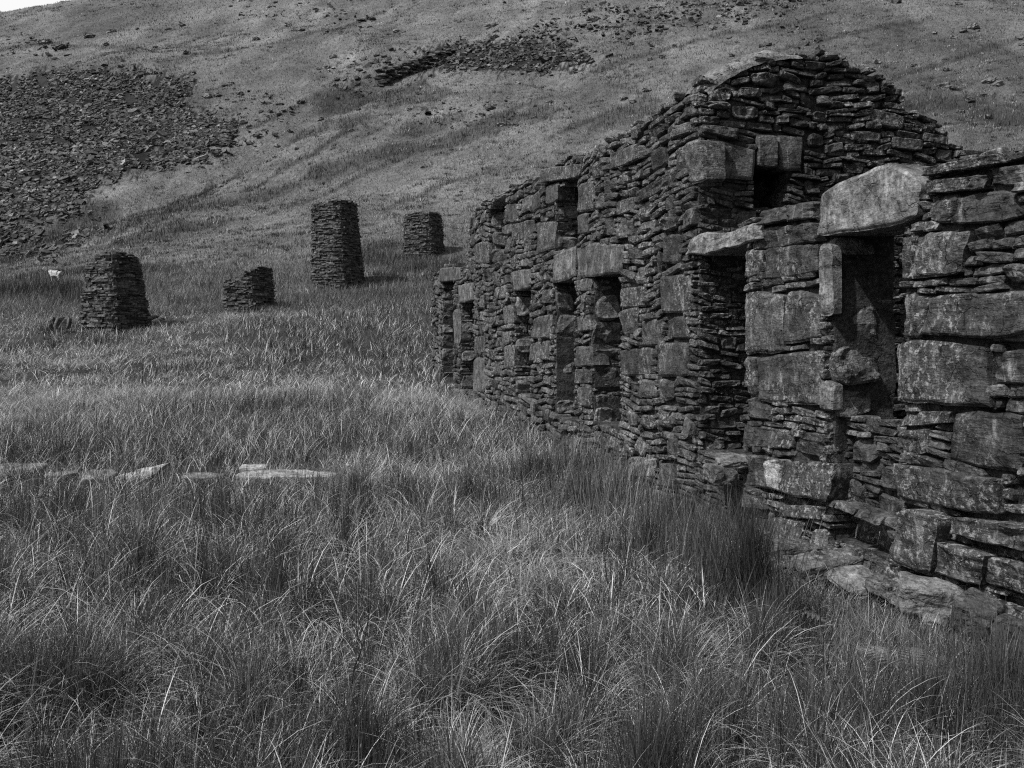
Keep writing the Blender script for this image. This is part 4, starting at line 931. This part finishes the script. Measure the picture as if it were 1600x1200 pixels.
# hillside turf: tufts shorter and shorter grazed with height
ga3 = Acc()
c_ = 330000; v_ = np.exp(rng.uniform(math.log(44), math.log(235), c_)); u_ = rng.uniform(-1, 1, c_)*(.66*v_+1); x, y = uv2xy(u_, v_)
m_ = keep(x, y) & ~(heapf(x, y) & (rng.random(len(x)) > .08)); x, y, v_, u_ = x[m_], y[m_], v_[m_], u_[m_]; c_ = len(x)
k = fbm(u_*.05, v_*.028+u_*.018, 21, 3)+.15*noise(u_*.25, v_*.2, 8); rush = np.maximum(sstep(.16, .3, k)*(v_ > 60)*.6, darklinef(x, y))  # includes the drawn gully, path and terrace lines, darkened along with real rush
near = 1-sstep(50, 78, v_)
L = (.12+.10*rng.random(c_))*(1+v_/160)+near*.32+rush*.35; L *= 1-.35*sstep(120, 200, v_); tone = rng.uniform(.09, .155, c_)*np.where(rng.random(c_) < .10, .35, 1)*(1-.48*rush)*np.exp(.45*fbm(x*.15, y*.15, 77, 3)+.8*fbm(u_*.35, v_*.6, 31, 3)+.5*fbm((u_-.26*v_)*.3+noise(u_*.1, v_*.1, 7)*.6, v_*.06, 51, 4)*sstep(50, 80, v_))
tone *= np.exp(rng.normal(0, .30, c_))
blades(ga3, x, y, L, rng.uniform(0, 6.28, c_), rng.uniform(.1, .9, c_)*(1-.5*rush), rng.uniform(0, .8, c_), .022*(v_/50)*rng.uniform(.7, 1.4, c_), tone, 2)
# tussocks: small tight clumps, some dark rush, some bleached
nt_ = 9000; tv = np.exp(rng.uniform(math.log(55), math.log(232), nt_)); tu = rng.uniform(-1, 1, nt_)*(.62*tv+1)+.0; tx_, ty_ = uv2xy(tu, tv)
ok_ = keep(tx_, ty_) & ~heapf(tx_, ty_) & (fbm(tu*.06, tv*.05, 91, 3)+.25*rng.random(nt_) > .02); tx_, ty_, tv = tx_[ok_], ty_[ok_], tv[ok_]; nt_ = len(tx_)
per = 22; ci = np.repeat(np.arange(nt_), per); rr_ = np.abs(rng.normal(0, 1, nt_*per))*np.repeat(rng.uniform(.12, .5, nt_)*(.6+tv/150), per); pa = rng.uniform(0, 6.28, nt_*per)
tt_ = np.repeat(np.where(rng.random(nt_) < .68, rng.uniform(.025, .07, nt_), rng.uniform(.2, .36, nt_)), per)*np.exp(rng.normal(0, .3, nt_*per))
blades(ga3, tx_[ci]+np.cos(pa)*rr_*1.6, ty_[ci]+np.sin(pa)*rr_*.8, np.repeat(rng.uniform(.18, .5, nt_), per)*rng.uniform(.5, 1.1, nt_*per), pa, rng.uniform(.05, .7, nt_*per), rng.uniform(0, .6, nt_*per), np.repeat(.03*(tv/60), per), tt_, 2)
tag(ga3.build('hill_grass', M_grass), 'short grazed turf and rush tufts clothing the hillside', 'grass', kind='stuff')

# ------------------------------------------------------------------ a few single plants
def stalk(px, py, v, h, label, seed):
    r = np.random.default_rng(seed); base = hit([px], [py])[0][0]; acc = Acc()
    def limb(p, d, L, rad, n_=8):
        pts = [np.array(p, float)]; d = np.array(d, float)
        for i in range(n_): d = d+r.normal(0, .10, 3); d /= np.linalg.norm(d); pts.append(pts[-1]+d*L/n_)
        k = 6; V = []
        for i, q in enumerate(pts):
            rd = rad*(1-.8*i/n_)
            for j in range(k): a = j/k*2*math.pi; V.append(q+np.array([math.cos(a)*rd, math.sin(a)*rd, 0]))
        acc.add(V, [[i*k+j, i*k+(j+1) % k, (i+1)*k+(j+1) % k, (i+1)*k+j] for i in range(n_) for j in range(k)], tone=.04); return pts
    m_ = limb(base, (-.15, 0, 1), h, .008, 12)
    for i in range(5, 12): limb(m_[i], (r.normal(0, .6), r.normal(0, .4), .8), h*.3, .004, 5)
    return tag(acc.build('dead_stalk', M_grass, origin=base), label, 'plant')
stalk(548, 1135, 3.6, .75, 'thin dark dead stalk leaning among the foreground grass', 3)
def fern(px, py, label, seed, size=.45):
    r = np.random.default_rng(seed); base = hit([px], [py])[0][0]; acc = Acc()
    for f in range(7):
        az = f/7*6.28+r.normal(0, .3); n_ = 16; p = base.copy(); a = .35
        for i in range(n_):
            a += .1; d = np.array([math.cos(az)*math.sin(a), math.sin(az)*math.sin(a), math.cos(a)]); q = p+d*size*1.3/n_; sd = np.array([-math.sin(az), math.cos(az), 0])
            wl = size*.28*math.sin(math.pi*(i+1.5)/(n_+2))
            for s in (-1, 1): acc.add([p, q, (p+q)/2+sd*s*wl+d*wl*.35-np.array([0, 0, wl*.15])], None, [[0, 1, 2]], tone=.17)
            p = q
    return tag(acc.build('fern', M_grass, origin=base), label, 'fern')
fern(1195, 985, 'small fern growing in the rushes beside the left end of the rubble', 1)
fern(1420, 1075, 'small fern low in the grass in front of the pale-topped block', 2, .35)
